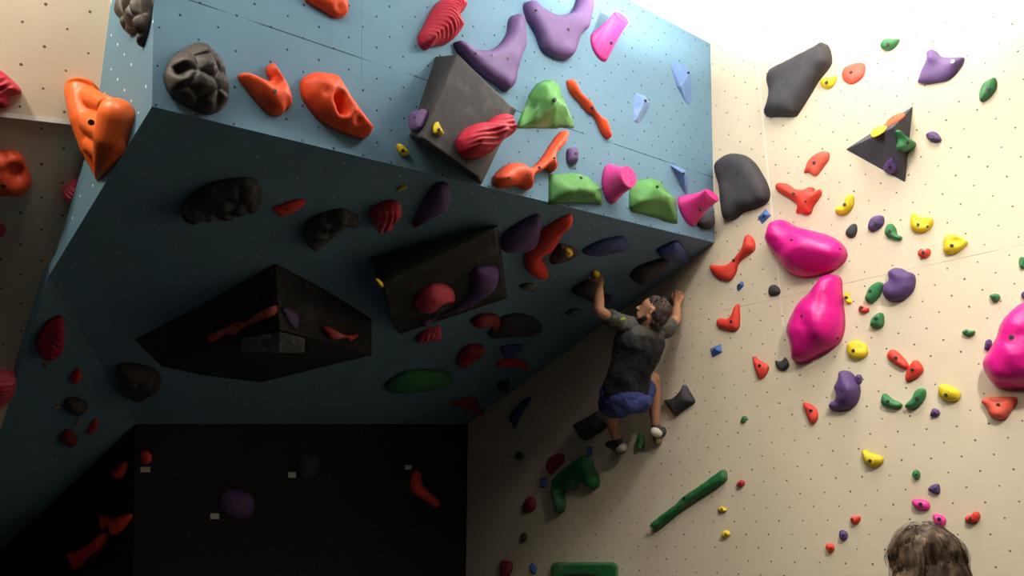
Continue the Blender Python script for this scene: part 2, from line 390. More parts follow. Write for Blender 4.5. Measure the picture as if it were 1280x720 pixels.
rh('yellow bent hold right of the red three-armed hold', 'yellow', 'b', [(525,265),(535,250),(555,243),(570,208),(590,202),(602,215),(598,250),(580,275),(555,286),(530,278)], .04, bolts=[(562,243)])
rh('charcoal pebble hold right of the upper magenta blob', 'charcoal', 'b', [(566,352),(580,330),(595,320),(610,322),(614,345),(605,370),(590,377),(572,370)], .03)
rh('small purple hold beside the green comma hold', 'purple', 'b', [(657,320),(670,295),(700,285),(720,292),(720,320),(700,342),(675,353),(658,343)], .04, bolts=[(685,318)])
rh('green comma hold beside the small purple hold', 'green', 'b', [(724,345),(735,322),(755,320),(770,340),(775,362),(793,372),(790,385),(765,384),(740,375),(725,362)], .04, bolts=[(742,350)])
rh('yellow cup-topped hold under the dark pyramid volume', 'yellow', 'b', [(825,315),(830,280),(845,278),(865,292),(890,293),(915,298),(917,320),(900,345),(870,357),(840,352),(827,335)], .045, bumps=[(875,310,-.02,6)], bolts=[(855,324),(893,330,1)])
rh('yellow rounded hold with a slot, right of the yellow cup-topped hold', 'yellow', 'b', [(957,400),(965,370),(990,362),(1020,368),(1055,390),(1045,412),(1015,435),(985,444),(960,435)], .05, bumps=[(1000,383,-.02,5),(1020,383,-.02,5)], bolts=[(991,407)])
rh('tiny red heart-shaped hold between the two upper yellow holds', 'red', 'b', [(856,430),(870,418),(882,425),(895,417),(907,425),(905,442),(890,457),(870,455),(857,445)], .03, bolts=[(876,435)])
rh('green hold cut by the right edge above the small green knob', 'green', 'b', [(1260,460),(1275,451),(1290,470),(1285,497),(1265,495)], .03)
rh('small blue diamond hold under the big charcoal shield', 'blue', 'b', [(212,292),(228,275),(245,258),(258,272),(270,285),(250,305),(232,322),(222,308)], .035, prof='cone', smooth=False, bolts=[(236,286)])
rh('tiny blue diamond hold beneath the red bone-shaped hold', 'blue', 'b', [(128,565),(150,545),(160,553),(160,568),(138,591),(130,580)], .03, prof='cone', smooth=False, bolts=[(143,565,1.3)])
rh('charcoal triangular pebble left of the lower magenta blob', 'charcoal', 'b', [(257,585),(265,568),(285,563),(303,578),(305,598),(285,608),(262,604)], .03)
rh('red bone-shaped hold left of the upper magenta blob', 'red', 'b', [(165,370),(180,362),(200,380),(207,410),(200,430),(165,455),(140,480),(130,515),(110,545),(80,547),(45,530),(25,500),(27,482),(60,485),(95,480),(125,450),(150,415),(158,385)], .05, bolts=[(118,466)])
rh('glossy magenta blob lying wide, upper of the two at the wall centre', 'magenta', 'b', [(248,370),(260,325),(290,306),(325,305),(370,330),(430,345),(500,365),(550,395),(573,430),(570,460),(540,495),(490,520),(430,535),(380,532),(335,510),(305,475),(275,430),(250,395)], .16, w=.2, bumps=[(390,400,.05,20)], bolts=[(350,386),(549,424,1.2)], dens=2.5)
rh('glossy magenta blob standing tall, lower of the two at the wall centre', 'magenta', 'c', [(470,-9),(500,-21),(535,-19),(553,1),(556,60),(566,170),(555,230),(530,265),(470,300),(410,330),(380,332),(358,320),(345,260),(332,200),(345,150),(380,90),(425,45)], .17, w=.2, bumps=[(470,180,.05,18)], bolts=[(393,145),(549,238,1.2)], dens=2.5)
rh('tiny yellow hold at the top right of the tall magenta blob', 'yellow', 'b', [(558,610),(570,592),(580,595),(585,615),(593,635),(580,641),(565,630)], .025, bolts=[(568,615)])
rh('tiny red hold between the tall magenta blob and the green pair', 'red', 'b', [(618,655),(630,645),(645,655),(660,655),(660,670),(640,679),(622,672)], .025, bolts=[(628,657)])
rh('green oval hold leaning against the round purple hold', 'green', 'b', [(645,610),(660,575),(690,553),(715,555),(715,580),(700,615),(675,638),(655,635),(645,620)], .05, bolts=[(665,590)])
rh('round dark purple hold with a knob on top, centre of the beige wall', 'purple', 'b', [(715,590),(720,560),(740,545),(735,515),(760,497),(790,497),(810,508),(840,520),(848,545),(840,585),(815,615),(780,632),(745,630),(722,612)], .08, bumps=[(770,520,.02,7)])
rh('green squarish hold below the green oval and the tiny red hold', 'green', 'c', [(666,170),(675,148),(700,132),(718,136),(722,165),(715,188),(690,194),(668,188)], .05, bolts=[(687,155)])
rh('yellow bowl hold right of the tall magenta blob', 'yellow', 'c', [(572,265),(590,245),(615,242),(645,255),(658,285),(645,310),(610,320),(580,305)], .045, bumps=[(625,265,-.015,6)], bolts=[(597,283)])
rh('small green knob near the right frame edge above the magenta dome', 'green', 'c', [(1143,62),(1160,55),(1180,58),(1186,72),(1175,88),(1158,88),(1148,75)], .035, bolts=[(1160,68,1.2)])
rh('small green crescent hold left of the magenta dome', 'green', 'c', [(1033,207),(1050,197),(1065,202),(1085,203),(1082,218),(1062,228),(1040,220)], .03, bolts=[(1050,208,1.2)])
rh('small purple pebble touching the magenta dome', 'purple', 'c', [(1122,265),(1128,243),(1145,237),(1153,250),(1150,272),(1135,283),(1123,278)], .035, bolts=[(1135,260,1.2)])
rh('huge glossy magenta dome cut by the right frame edge', 'magenta', 'c', [(1118,345),(1130,300),(1165,240),(1185,180),(1220,135),(1270,95),(1330,80),(1390,110),(1420,200),(1420,330),(1380,420),(1280,437),(1190,435),(1150,405)], .2, w=.22, bolts=[(1230,230,2.6)], dens=2)
rh('sliver of a purple hold above the magenta dome at the frame edge', 'purple', 'c', [(1268,60),(1280,45),(1300,50),(1300,75),(1280,78)], .03)
rh('red tongue hold, left of the touching red pair', 'red', 'c', [(732,300),(745,280),(765,280),(790,300),(818,335),(815,355),(800,358),(765,340),(740,320)], .04, bolts=[(767,312)])
rh('red wrinkled hold, right of the touching red pair', 'red', 'c', [(808,370),(820,345),(840,322),(860,325),(878,350),(875,372),(850,395),(815,408),(806,395)], .045, bolts=[(833,360)], rough=.006)
rh('green banana hold, left of the green pair under the red pair', 'green', 'c', [(708,480),(715,457),(730,455),(755,475),(793,495),(790,512),(765,517),(730,508),(712,495)], .04, bolts=[(735,487)])
rh('green bean hold, right of the green pair under the red pair', 'green', 'c', [(805,500),(830,475),(845,445),(870,433),(888,440),(888,465),(870,498),(840,517),(812,515)], .045, bolts=[(850,475)])
rh('yellow ridged oval hold between the green bean and the red bucket', 'yellow', 'c', [(937,440),(945,420),(970,417),(1010,435),(1028,455),(1020,480),(985,488),(955,478),(940,460)], .045, bumps=[(990,440,.012,5)], bolts=[(968,461)])
rh('tiny purple hold below the yellow ridged oval', 'purple', 'c', [(904,535),(912,518),(925,513),(940,522),(943,540),(925,547),(908,545)], .03, bolts=[(922,530,1)])
rh('wide coral red bucket hold under the magenta dome', 'coral', 'c', [(1110,487),(1130,470),(1180,467),(1240,466),(1254,475),(1250,495),(1225,535),(1205,555),(1175,560),(1145,545),(1130,510)], .06, bumps=[(1180,500,-.02,12),(1180,535,.015,10)], bolts=[(1177,500)], dens=1.5)
rh('large purple ear-shaped hold below the magenta blobs', 'purple', 'c', [(500,500),(510,485),(525,480),(528,455),(520,430),(535,400),(540,370),(560,361),(585,367),(605,385),(622,420),(627,450),(615,490),(590,515),(550,525),(515,522),(502,512)], .08, bumps=[(590,440,.03,12),(530,500,-.02,6)], bolts=[(555,447)], dens=1.6)
rh('small purple knob stuck at the top right of the purple ear', 'purple', 'c', [(605,388),(618,377),(632,385),(633,405),(622,419),(608,410)], .03, bolts=[(617,392,1.2)])
rh('red slanted hold left of the purple ear', 'red', 'c', [(397,490),(415,492),(440,505),(455,525),(457,555),(440,577),(425,570),(410,540),(400,510)], .035, bolts=[(427,523)])
rh('tiny green peg hold alone on the shaded side of the beige wall', 'green', 'c', [(147,560),(155,545),(170,545),(172,560),(160,571),(148,570)], .025, bolts=[(160,555,1)])
rh('red shark-tooth hold beside the bitten charcoal disc', 'red', 'c', [(195,315),(205,304),(220,320),(250,335),(261,350),(250,380),(228,398),(215,385),(200,345)], .035, bolts=[(222,343)])
rh('charcoal disc hold with a bite out of its top', 'charcoal', 'c', [(285,322),(300,325),(315,320),(325,308),(340,330),(338,350),(315,364),(292,350)], .03)
rh('blue square hold on the shaded side of the beige wall', 'blue', 'c', [(20,275),(45,264),(68,253),(71,272),(74,290),(53,301),(33,312),(26,293)], .035, prof='cone', smooth=False, bolts=[(41,278,1.3)])
rh('red L-shaped hold above the blue square hold', 'red', 'c', [(137,95),(144,110),(144,180),(130,204),(100,205),(60,190),(50,168),(65,152),(90,155),(108,140),(120,110)], .04, bolts=[(108,167)])
rh('yellow smile-shaped hold above the head at the lower right', 'yellow', 'd', [(632,225),(645,213),(665,225),(700,235),(719,250),(715,270),(690,285),(665,283),(640,262)], .045, bolts=[(664,260)])
rh('tiny green knob over the lower purple hold', 'green', 'd', [(832,315),(840,298),(855,295),(866,310),(863,328),(850,334),(838,325)], .03, bolts=[(850,314,1)])
rh('purple wedge hold above the magenta pill pair', 'purple', 'd', [(897,372),(910,357),(935,351),(944,360),(944,388),(925,391),(905,382)], .03, bolts=[(925,372,1)])
rh('magenta pill-shaped hold, left of the small magenta pair', 'pink', 'd', [(832,420),(845,411),(885,415),(903,430),(903,450),(885,458),(855,455),(838,440)], .035, bolts=[(866,433)])
rh('magenta drop-shaped hold, right of the small magenta pair', 'pink', 'd', [(915,478),(930,470),(955,478),(969,495),(965,515),(945,524),(925,512)], .035, bolts=[(940,493)])
rh('red bean hold right of the small magenta pair', 'red', 'd', [(1044,490),(1055,478),(1070,475),(1080,463),(1100,465),(1106,485),(1095,503),(1070,509),(1048,503)], .035, bolts=[(1066,490,1.5)])
rh('small red heart-shaped hold left of the brown-haired head', 'red', 'd', [(585,490),(595,480),(608,485),(620,478),(628,487),(622,505),(605,513),(590,507)], .03, bolts=[(594,494,1.3)])
rh('small purple nut-shaped hold under the red heart near the head', 'purple', 'd', [(541,545),(555,535),(575,548),(573,570),(558,579),(543,570)], .03, bolts=[(558,555,1)])
rh('small red hold lowest of the trio left of the head', 'red', 'd', [(487,600),(495,590),(515,592),(523,608),(515,625),(500,628),(490,615)], .03, bolts=[(507,608,1)])
rh('tiny crimson hold beside the top of the long green bar', 'crimson', 'd', [(130,352),(145,337),(162,340),(163,355),(150,366),(135,363)], .03, bolts=[(146,349,1)])
rh('tiny yellow hold, upper of the two right of the long green bar', 'yellow', 'd', [(55,450),(70,441),(85,448),(93,458),(80,466),(62,462)], .025, bolts=[(72,453,1)])
rh('tiny yellow hold, lower of the two right of the long green bar', 'yellow', 'd', [(70,553),(82,539),(100,541),(106,555),(95,566),(75,567)], .03, bolts=[(88,553,1)])
rh('long green bar hold slanting up to the right under the climber', 'dgreen', 'e', [(752,525),(755,505),(790,475),(850,430),(880,400),(950,355),(1010,310),(1045,292),(1055,320),(1050,340),(1000,375),(930,420),(860,470),(800,520),(770,534)], .06, w=.025, bolts=[(880,410)], dens=2, rough=.01)
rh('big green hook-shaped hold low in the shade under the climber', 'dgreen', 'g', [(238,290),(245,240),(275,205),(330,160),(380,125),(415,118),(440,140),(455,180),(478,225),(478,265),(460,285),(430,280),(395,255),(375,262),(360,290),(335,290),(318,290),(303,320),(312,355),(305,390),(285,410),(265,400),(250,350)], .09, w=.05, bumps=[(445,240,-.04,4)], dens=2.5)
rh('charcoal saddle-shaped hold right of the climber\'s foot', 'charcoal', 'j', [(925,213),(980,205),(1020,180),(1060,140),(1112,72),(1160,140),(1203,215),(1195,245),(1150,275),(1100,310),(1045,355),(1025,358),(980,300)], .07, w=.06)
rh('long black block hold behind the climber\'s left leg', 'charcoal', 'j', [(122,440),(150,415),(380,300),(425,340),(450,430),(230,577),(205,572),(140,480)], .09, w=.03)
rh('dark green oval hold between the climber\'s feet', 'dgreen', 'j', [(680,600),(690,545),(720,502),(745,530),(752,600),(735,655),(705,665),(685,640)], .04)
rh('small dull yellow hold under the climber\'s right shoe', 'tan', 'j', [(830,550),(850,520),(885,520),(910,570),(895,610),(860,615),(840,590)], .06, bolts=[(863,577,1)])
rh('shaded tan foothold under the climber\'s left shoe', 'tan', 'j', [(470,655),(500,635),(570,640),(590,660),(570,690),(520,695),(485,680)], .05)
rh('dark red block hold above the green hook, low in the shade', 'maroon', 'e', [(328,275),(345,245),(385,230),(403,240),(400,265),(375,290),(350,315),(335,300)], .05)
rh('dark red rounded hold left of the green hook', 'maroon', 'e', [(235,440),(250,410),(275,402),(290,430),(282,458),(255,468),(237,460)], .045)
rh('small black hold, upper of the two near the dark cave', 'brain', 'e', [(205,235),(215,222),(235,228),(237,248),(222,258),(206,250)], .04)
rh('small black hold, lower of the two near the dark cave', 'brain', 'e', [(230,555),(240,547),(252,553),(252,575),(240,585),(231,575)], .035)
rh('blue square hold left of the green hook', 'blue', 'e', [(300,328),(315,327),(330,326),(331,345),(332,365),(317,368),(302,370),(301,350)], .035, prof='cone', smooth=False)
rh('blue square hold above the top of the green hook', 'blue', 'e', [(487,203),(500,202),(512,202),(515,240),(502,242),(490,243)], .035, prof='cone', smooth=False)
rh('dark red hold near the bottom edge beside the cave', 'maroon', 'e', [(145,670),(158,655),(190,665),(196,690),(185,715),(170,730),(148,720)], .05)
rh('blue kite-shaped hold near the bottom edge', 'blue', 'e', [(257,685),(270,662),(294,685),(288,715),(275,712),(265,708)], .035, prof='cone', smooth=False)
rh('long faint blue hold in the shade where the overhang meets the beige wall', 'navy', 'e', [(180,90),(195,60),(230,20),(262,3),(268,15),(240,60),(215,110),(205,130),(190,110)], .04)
# green box hold at the bottom edge with a dark pocket
gb = Z('e', [(347,680,0),(362,664,0),(600,664,0),(617,676,0),(617,790,0),(347,790,0),(352,690,.12),(372,672,.12),(596,672,.12),(610,684,.12),(610,770,.12),(352,770,.12)])
o, V = poly('wide green box hold with a dark pocket at the bottom edge', RW, 'dgreen', gb, [[5,4,3,2,1,0],[6,7,8,9,10,11]]+[[i,(i+1)%6,(i+1)%6+6,i+6] for i in range(6)], 'climbing_hold', 'climbing hold', GR, bevel=.012)
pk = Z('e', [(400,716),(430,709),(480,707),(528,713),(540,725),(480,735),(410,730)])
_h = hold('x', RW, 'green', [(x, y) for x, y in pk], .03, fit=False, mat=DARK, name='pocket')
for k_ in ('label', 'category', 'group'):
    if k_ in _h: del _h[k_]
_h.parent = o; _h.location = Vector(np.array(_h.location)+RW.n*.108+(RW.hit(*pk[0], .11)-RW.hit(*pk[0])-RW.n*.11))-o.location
# dark pyramid volume
pv = Z('py', [(97,403,0),(610,72,0),(550,655,0),(455,235,.20)])
o, PV = poly('dark grey three-sided pyramid volume high on the beige wall', RW, 'volume', pv, [[0,1,2],[0,3,1],[1,3,2],[0,2,3]], group='volumes on the beige wall', mat=hold_mat('volume_dark', (66, 66, 74), .7, .04))
pA = Plane(PV[0], np.cross(PV[1]-PV[0], PV[3]-PV[0])); pA.n = pA.n if pA.n@(np.array([0, 0, 1.])) > 0 else -pA.n
pBf = plane3(PV[0], PV[3], PV[2]); pCf = plane3(PV[1], PV[3], PV[2])
GP = 'holds on the dark pyramid volume'
rh('orange hold on the lit top face of the pyramid volume', 'orange', 'py', [(402,225),(415,185),(455,145),(500,130),(548,135),(530,165),(480,200),(430,228)], .015, pl=pA if abs(pA.n@unit(C-PV[3])) > .1 else pBf, bolts=[(458,165,1)], group=GP, fit=False)
rh('yellow hold on the lit top face of the pyramid volume', 'yellow', 'py', [(290,285),(305,255),(350,235),(412,224),(400,255),(360,290),(310,310),(292,300)], .015, pl=pA if abs(pA.n@unit(C-PV[3])) > .1 else pBf, bolts=[(322,252,1)], group=GP, fit=False)
rh('green hold on the right edge of the pyramid volume', 'green', 'py', [(475,265),(495,255),(540,290),(590,325),(622,345),(625,380),(600,405),(540,420),(500,410),(485,385),(488,330)], .05, pl=pCf, bolts=[(548,355)], group=GP)
rh('purple hold at the bottom of the pyramid volume', 'purple', 'py', [(390,560),(395,515),(425,475),(455,460),(470,485),(490,540),(480,570),(440,585)], .03, pl=pBf, bolts=[(435,535)], group=GP)
# ------------------------------------------------------------------ blue front face
GF = 'holds on the blue front face'
def fh(label, col, z, pts, h=.06, **k): return rh(label, col, z, pts, h, pl=k.pop('pl', FA), group=k.pop('group', GF), **k)
fh('round charcoal boulder hold with lumpy cells and a finger hole, left on the blue face', 'brain', 't1', [(817,370),(840,310),(880,270),(950,225),(1000,215),(1050,235),(1100,290),(1130,370),(1142,460),(1125,530),(1080,565),(1020,575),(950,545),(890,510),(840,460),(820,410)], .12, w=.12, brain=(.085, .032), bumps=[(920,335,-.08,7)], bolts=[(1064,322)], dens=16)
fh('orange forked hold with a raised prong, right of the charcoal boulder', 'orange', 't2', [(-93,392),(-78,368),(-40,368),(0,380),(65,405),(50,370),(50,335),(80,317),(110,345),(150,405),(175,470),(176,520),(158,550),(142,550),(125,578),(85,578),(50,560),(0,512),(-50,450)], .09, w=.07, bumps=[(125,400,-.05,6)], bolts=[(94,456,2.4)], dens=2.5)
fh('large orange almond hold with a deep hole, under the overhang seam', 'orange', 't2', [(217,430),(225,400),(265,370),(330,366),(400,378),(440,420),(480,490),(530,560),(575,620),(577,650),(555,685),(530,696),(470,680),(380,645),(310,600),(250,530),(225,480)], .12, w=.11, bumps=[(436,485,-.14,7),(455,530,-.12,7),(530,590,-.03,6),(360,440,-.015,6)], bolts=[(421,545,2.4)], dens=5)
fh('orange hold cut by the top edge above the almond hold', 'orange', 't2', [(240,0),(320,50),(380,88),(410,94),(440,85),(457,55),(457,0),(440,-40),(300,-50)], .07, w=.06, bumps=[(425,30,-.02,6)], dens=1.5)
fh('small yellow hold on the blue face left of the black block volume', 'yellow', 'l2', [(700,5),(725,2),(760,35),(762,50),(735,60),(712,45)], .035, bolts=[(737,31)])
fh('crimson ribbed shell hold near the top edge', 'crimson', 't2', [(810,215),(808,180),(830,140),(870,60),(910,10),(960,-15),(1020,-15),(1042,20),(1035,60),(1020,100),(1025,140),(990,190),(940,225),(880,235),(845,253),(820,235)], .13, w=.10, ribs=(math.radians(60), .028, .0055), bumps=[(960,60,.03,14)], dens=20)
fh('purple winged hold rising behind the black block volume', 'violet', 't3', [(25,215),(45,202),(80,212),(130,240),(190,250),(230,240),(260,215),(290,165),(300,100),(330,72),(370,80),(384,120),(387,230),(360,300),(340,380),(325,430),(280,463),(240,430),(150,370),(60,280),(30,240)], .07, w=.04, bolts=[(298,294),(218,277,1.3),(141,265,1.3)], dens=2)
fh('large purple two-horned hold at the top edge', 'violet', 't3', [(373,30),(395,3),(430,10),(480,40),(530,65),(590,70),(620,50),(640,0),(650,-40),(740,-40),(725,30),(710,100),(690,155),(665,175),(650,210),(635,250),(610,290),(570,305),(520,290),(465,255),(430,170),(390,100)], .08, w=.05, bolts=[(603,147),(397,75,1)], dens=2)
o, _v = poly('lime green rock wedge with a chalked peak, upper of the green three', FA, 'lime', Z('t3', [(335,640),(400,480),(440,420),(480,400),(530,400),(558,420),(572,480),(633,620),(635,645),(520,646),(380,648),(495,425,.13),(540,505,.13),(430,600,.05),(585,540,.07),(455,520,.09)]),
             [[0,13,15,1],[1,15,11,2],[2,11,3],[3,11,4],[4,11,12,5],[5,12,6],[6,12,14,7],[11,15,12],[15,13,12],[13,9,12],[13,10,9],[0,10,13],[12,9,14],[14,9,8],[14,8,7],[10,0,1,2,3,4,5,6,7,8,9]], 'climbing_hold', 'climbing hold', GF, bevel=0, sub=3, amp=.02, mat=hold_mat('lime_chalked', (88, 154, 80), .65, .35), smooth=True)
bolt(o, FA.hit(560+533/4, 500/4, .135), FA.n, .012)
fh('narrow orange bone hold sloping down between the green wedge and the blue chips', 'orange', 't3', [(590,410),(605,397),(630,410),(665,460),(715,510),(735,545),(765,580),(790,590),(810,660),(810,690),(795,697),(760,660),(735,600),(715,570),(690,560),(660,520),(620,480),(600,450)], .06, bolts=[(724,537)], dens=1.5)
o, _v = poly('small pale blue chip hold with a white corner', FA, 'paleblue', Z('t3', [(925,610),(922,520),(935,462),(985,480),(1013,515),(995,560),(955,623),(985,505,.06),(945,590,.02)]), [[0,1,8],[1,2,7,8],[2,3,7],[3,4,7],[4,5,7],[5,6,8,7],[6,0,8],[6,5,4,3,2,1,0]], 'climbing_hold', 'climbing hold', GF, bevel=.003, sub=2, amp=.006, mat=hold_mat('chip_blue', (100, 134, 182), .6, .3))
bolt(o, FA.hit(560+987/4, 504/4, .06), FA.n, .010)
o, _v = poly('long pale blue blade hold high on the right of the blue face', FA, 'paleblue', Z('t3', [(1108,320),(1115,295),(1180,320),(1218,365),(1222,510),(1210,540),(1190,520),(1140,430),(1205,370,.05),(1165,435,.025)]), [[0,1,9],[1,2,8,9],[2,3,8],[3,4,8],[4,5,9,8],[5,6,9],[6,7,9],[7,0,9],[7,6,5,4,3,2,1,0]], 'climbing_hold', 'climbing hold', GF, bevel=.003, sub=2, amp=.004)
bolt(o, FA.hit(560+1203/4, 364/4, .05), FA.n, .009)
o, _v = poly('pale blue sliver hold above the right-hand pink horn', FA, 'paleblue', Z('m', [(945,262),(965,260),(1025,290),(1042,325),(1044,380),(1035,420),(1020,405),(985,325),(1018,308,.07)]), [[0,1,8],[1,2,8],[2,3,8],[3,4,8],[4,5,8],[5,6,8],[6,7,8],[7,0,8],[7,6,5,4,3,2,1,0]], 'climbing_hold', 'climbing hold', GF, bevel=.003, sub=1, amp=.003)
bolt(o, FA.hit(600+1018/4, 140+308/4, .07), FA.n, .009)
fh('orange branching hold reaching up to the right beside the block volume', 'orange', 'm', [(58,340),(65,320),(110,275),(150,257),(190,255),(225,272),(265,270),(300,235),(330,190),(370,130),(405,92),(430,97),(433,130),(415,170),(395,200),(375,240),(376,270),(370,300),(345,308),(320,285),(290,310),(262,335),(250,390),(232,397),(205,385),(180,370),(140,380),(95,382),(65,365)], .10, w=.07, bolts=[(299,279),(238,308,1.2),(366,232,1.2),(122,337,1),(93,348,1)], dens=2.5)
fh('small purple stone hold above the green wedge pair', 'violet', 'm', [(430,215),(437,185),(470,177),(490,190),(490,230),(475,262),(455,268),(432,250)], .05, bolts=[(480,209)])
o, _v = poly('lime green wedge with a squared left side, left of the pink horn', FA, 'lime', Z('m', [(340,310),(500,308),(545,325),(605,375),(613,410),(612,465),(560,463),(440,460),(338,464),(500,325,.09),(440,395,.10),(560,400,.10),(500,385,.12)]),
             [[0,10,9,1],[1,9,2],[2,9,12,11],[2,11,3],[3,11,4],[4,11,5],[5,11,6],[9,10,12],[12,10,7],[12,7,6,11],[10,8,7],[0,8,10],[8,0,1,2,3,4,5,6,7]], 'climbing_hold', 'climbing hold', GF, bevel=0, sub=3, amp=.02, smooth=True)
bolt(o, FA.hit(600+504/4, 140+331/4, .09), FA.n, .010)
o, _v = poly('lime green wedge with a rounded top, right of the pink horn', FA, 'lime', Z('m', [(742,410),(745,380),(770,345),(850,328),(900,345),(940,395),(985,440),(990,562),(960,562),(840,522),(755,500),(745,480),(860,370,.12),(935,425,.11),(800,450,.08)]),
             [[0,1,14],[1,2,12,14],[2,3,12],[3,4,12],[4,5,13,12],[5,6,13],[6,7,13],[7,8,13],[8,9,13],[12,13,14],[13,9,14],[9,10,14],[10,11,14],[11,0,14],[11,10,9,8,7,6,5,4,3,2,1,0]], 'climbing_hold', 'climbing hold', GF, bevel=0, sub=3, amp=.02, smooth=True)
bolt(o, FA.hit(600+887/4, 140+374/4, .12), FA.n, .010)
def mz(x, y): return 600+x/4, 140+y/4
def horn(label, base, ba, bb, tip, ta, tb, hh, bolts=()):
    rings = []
    for i in range(9):
        t = i/8; f = t; w_ = 1-t if ta[1] < -3 else (1-t)**1.5
        rings.append((base[0]+(tip[0]-base[0])*t, base[1]+(tip[1]-base[1])*t, hh*t, tuple(ta[k]+(ba[k]-ta[k])*w_ for k in (0, 1)), tuple(tb[k]+(bb[k]-tb[k])*w_ for k in (0, 1))))
    return loft(label, FA, 'pink', rings, GF, bolts=bolts)
cx, cy = mz(655, 358); tx, ty = mz(743, 325)
horn('pink horn hold with a round flat end facing out, between the two green wedges', (cx, cy), (-11.5, 0), (1.5, 25), (tx, ty), (-9.5, -1), (2.0, 13.5), .20)
cx, cy = mz(1035, 497); tx, ty = mz(1160, 415)
horn('pink horn hold pointing to the beige wall at the corner', (cx, cy), (-10, -3), (6, 19), (tx, ty), (-8.5, -7), (-2, 3), .20, bolts=[(*mz(1102, 487), .13)])
cx, cy = 749, 59; tx, ty = 776.5, 22
horn('pink horn hold pointing up at the top of the blue face', (cx, cy), (-10.5, -4), (4, 18), (tx, ty), (-9, -7), (-2, 3), .12, bolts=[(560+818/4, 215/4, .10)])
fh('dark purple hold in the corner behind the right pink horn', 'charcoal', 'm', [(1085,560),(1110,520),(1150,492),(1168,505),(1168,560),(1150,585),(1110,585)], .06)
# black block volume on the front face
bv = [(544,70,0),(646,137,0),(602,231,0),(511,169,0),(572,67,.28),(640,134,.28),(597,221,.28),(527,172,.28)]
o, BV = poly('large black block volume tilted on the blue front face', FA, 'volume', bv, [[3,2,1,0],[4,5,6,7],[0,1,5,4],[1,2,6,5],[2,3,7,6],[3,0,4,7]], group='volumes on the blue face', bevel=.01, mat=hold_mat('volume_black', (52, 51, 52), .75, .12))
pfr = plane3(BV[4], BV[5], BV[6]); pls = plane3(BV[0], BV[4], BV[7])
GV = 'holds bolted to the black block volume'
fh('small purple hold on the left side of the black block volume', 'violet', 'v', [(118,290),(120,260),(150,220),(190,200),(225,193),(232,215),(210,270),(190,310),(165,325),(122,328)], .04, pl=pls, bolts=[(146,242,1.3)], group=GV, fit=False)
fh('small yellow hold on the front of the black block volume', 'yellow', 'v', [(263,300),(275,275),(290,270),(302,285),(328,335),(325,350),(300,360),(270,348),(262,325)], .035, pl=pfr, bolts=[(297,321,1.6)], group=GV)
fh('crimson ribbed club hold on the front of the black block volume', 'crimson', 'v', [(407,410),(415,370),(470,310),(550,280),(600,278),(630,250),(680,225),(730,230),(765,265),(772,310),(750,360),(710,390),(670,430),(610,480),(550,505),(480,505),(430,475)], .14, w=.12, pl=pfr, ribs=(math.radians(110), .026, .0055), bumps=[(710,290,.04,12)], group=GV, dens=20)
# ------------------------------------------------------------------ side face
GS = 'holds on the narrow blue side face'
fh('charcoal boulder hold cut by the top edge on the narrow blue side', 'brain', 't1', [(590,20),(600,-30),(660,-60),(760,-40),(763,60),(750,140),(720,232),(705,230),(685,170),(655,175),(630,150),(600,90)], .06, w=.08, pl=SD, brain=(.085, .03), group=GS, dens=14)
fh('pink ribbed hold at the left edge of the narrow blue side', 'rose', 'l1', [(313,245),(320,215),(370,175),(420,165),(425,200),(415,260),(400,300),(378,320),(340,290),(318,265)], .08, w=.08, pl=WL, ribs=(math.radians(75), .022, .006), group=GS, dens=8)
# ------------------------------------------------------------------ left walls
GL = 'holds on the cream left wall'
fh('crimson ribbed hold at the left edge on the sunlit upper cream wall', 'crimson', 't1', [(-60,340),(0,352),(50,390),(100,440),(105,465),(60,480),(42,495),(42,530),(10,542),(-60,530)], .08, pl=WU, ribs=(math.radians(120), .03, .006), group=GL, dens=6)
fh('orange hold with a deep hole at the left edge on the shaded cream wall', 'orange', 'l1', [(-30,40),(20,35),(60,33),(110,55),(135,110),(155,160),(158,200),(130,245),(80,262),(30,258),(-30,265),(-60,150)], .09, w=.08, pl=WL, bumps=[(92,155,-.09,9)], bolts=[(20,208,1.8)], group=GL, dens=4)
fh('small red hold under the orange holed hold at the left edge', 'crimson', 'l1', [(-15,400),(20,405),(32,425),(20,455),(-15,465)], .04, pl=WL, group=GL)
fh('pink ribbed hold low at the left frame edge', 'rose', 'p', [(-40,450),(0,450),(60,455),(90,475),(90,510),(75,560),(50,600),(20,630),(-40,650)], .08, pl=WL, ribs=(math.radians(80), .03, .007), group=GL, dens=6)
# ------------------------------------------------------------------ dark underside
GU = 'holds under the dark overhang'
def uh(label, col, z, pts, h=.06, **k): return rh(label, col, z, pts, h, pl=k.pop('pl', UN), group=k.pop('group', GU), **k)
uh('large charcoal lumpy hold under the overhang, nearest the front left edge', 'brain', 'x', [(125,400),(150,350),(240,270),(350,225),(480,205),(560,205),(600,225),(632,290),(630,330),(590,385),(500,430),(380,460),(250,478),(170,470),(135,440)], .12, brain=(.10, .035), dens=6, mat=hold_mat('brain_chalked', (52, 50, 48), .6, .4))
uh('flat red hold between the two charcoal lumps under the overhang', 'red', 'x', [(685,393),(745,370),(830,340),(880,337),(900,352),(860,395),(790,435),(735,442),(715,420)], .035, bolts=[(782,403,1.4)])
uh('pointed charcoal lumpy hold with chalk marks under the overhang', 'brain', 'x', [(870,530),(890,490),(950,440),(1050,405),(1120,395),(1180,415),(1220,440),(1200,480),(1130,520),(1060,580),(1020,610),(970,640),(930,630),(885,590)], .10, brain=(.09, .03), dens=6, mat=hold_mat('brain_chalked', (52, 50, 48), .6, .4))
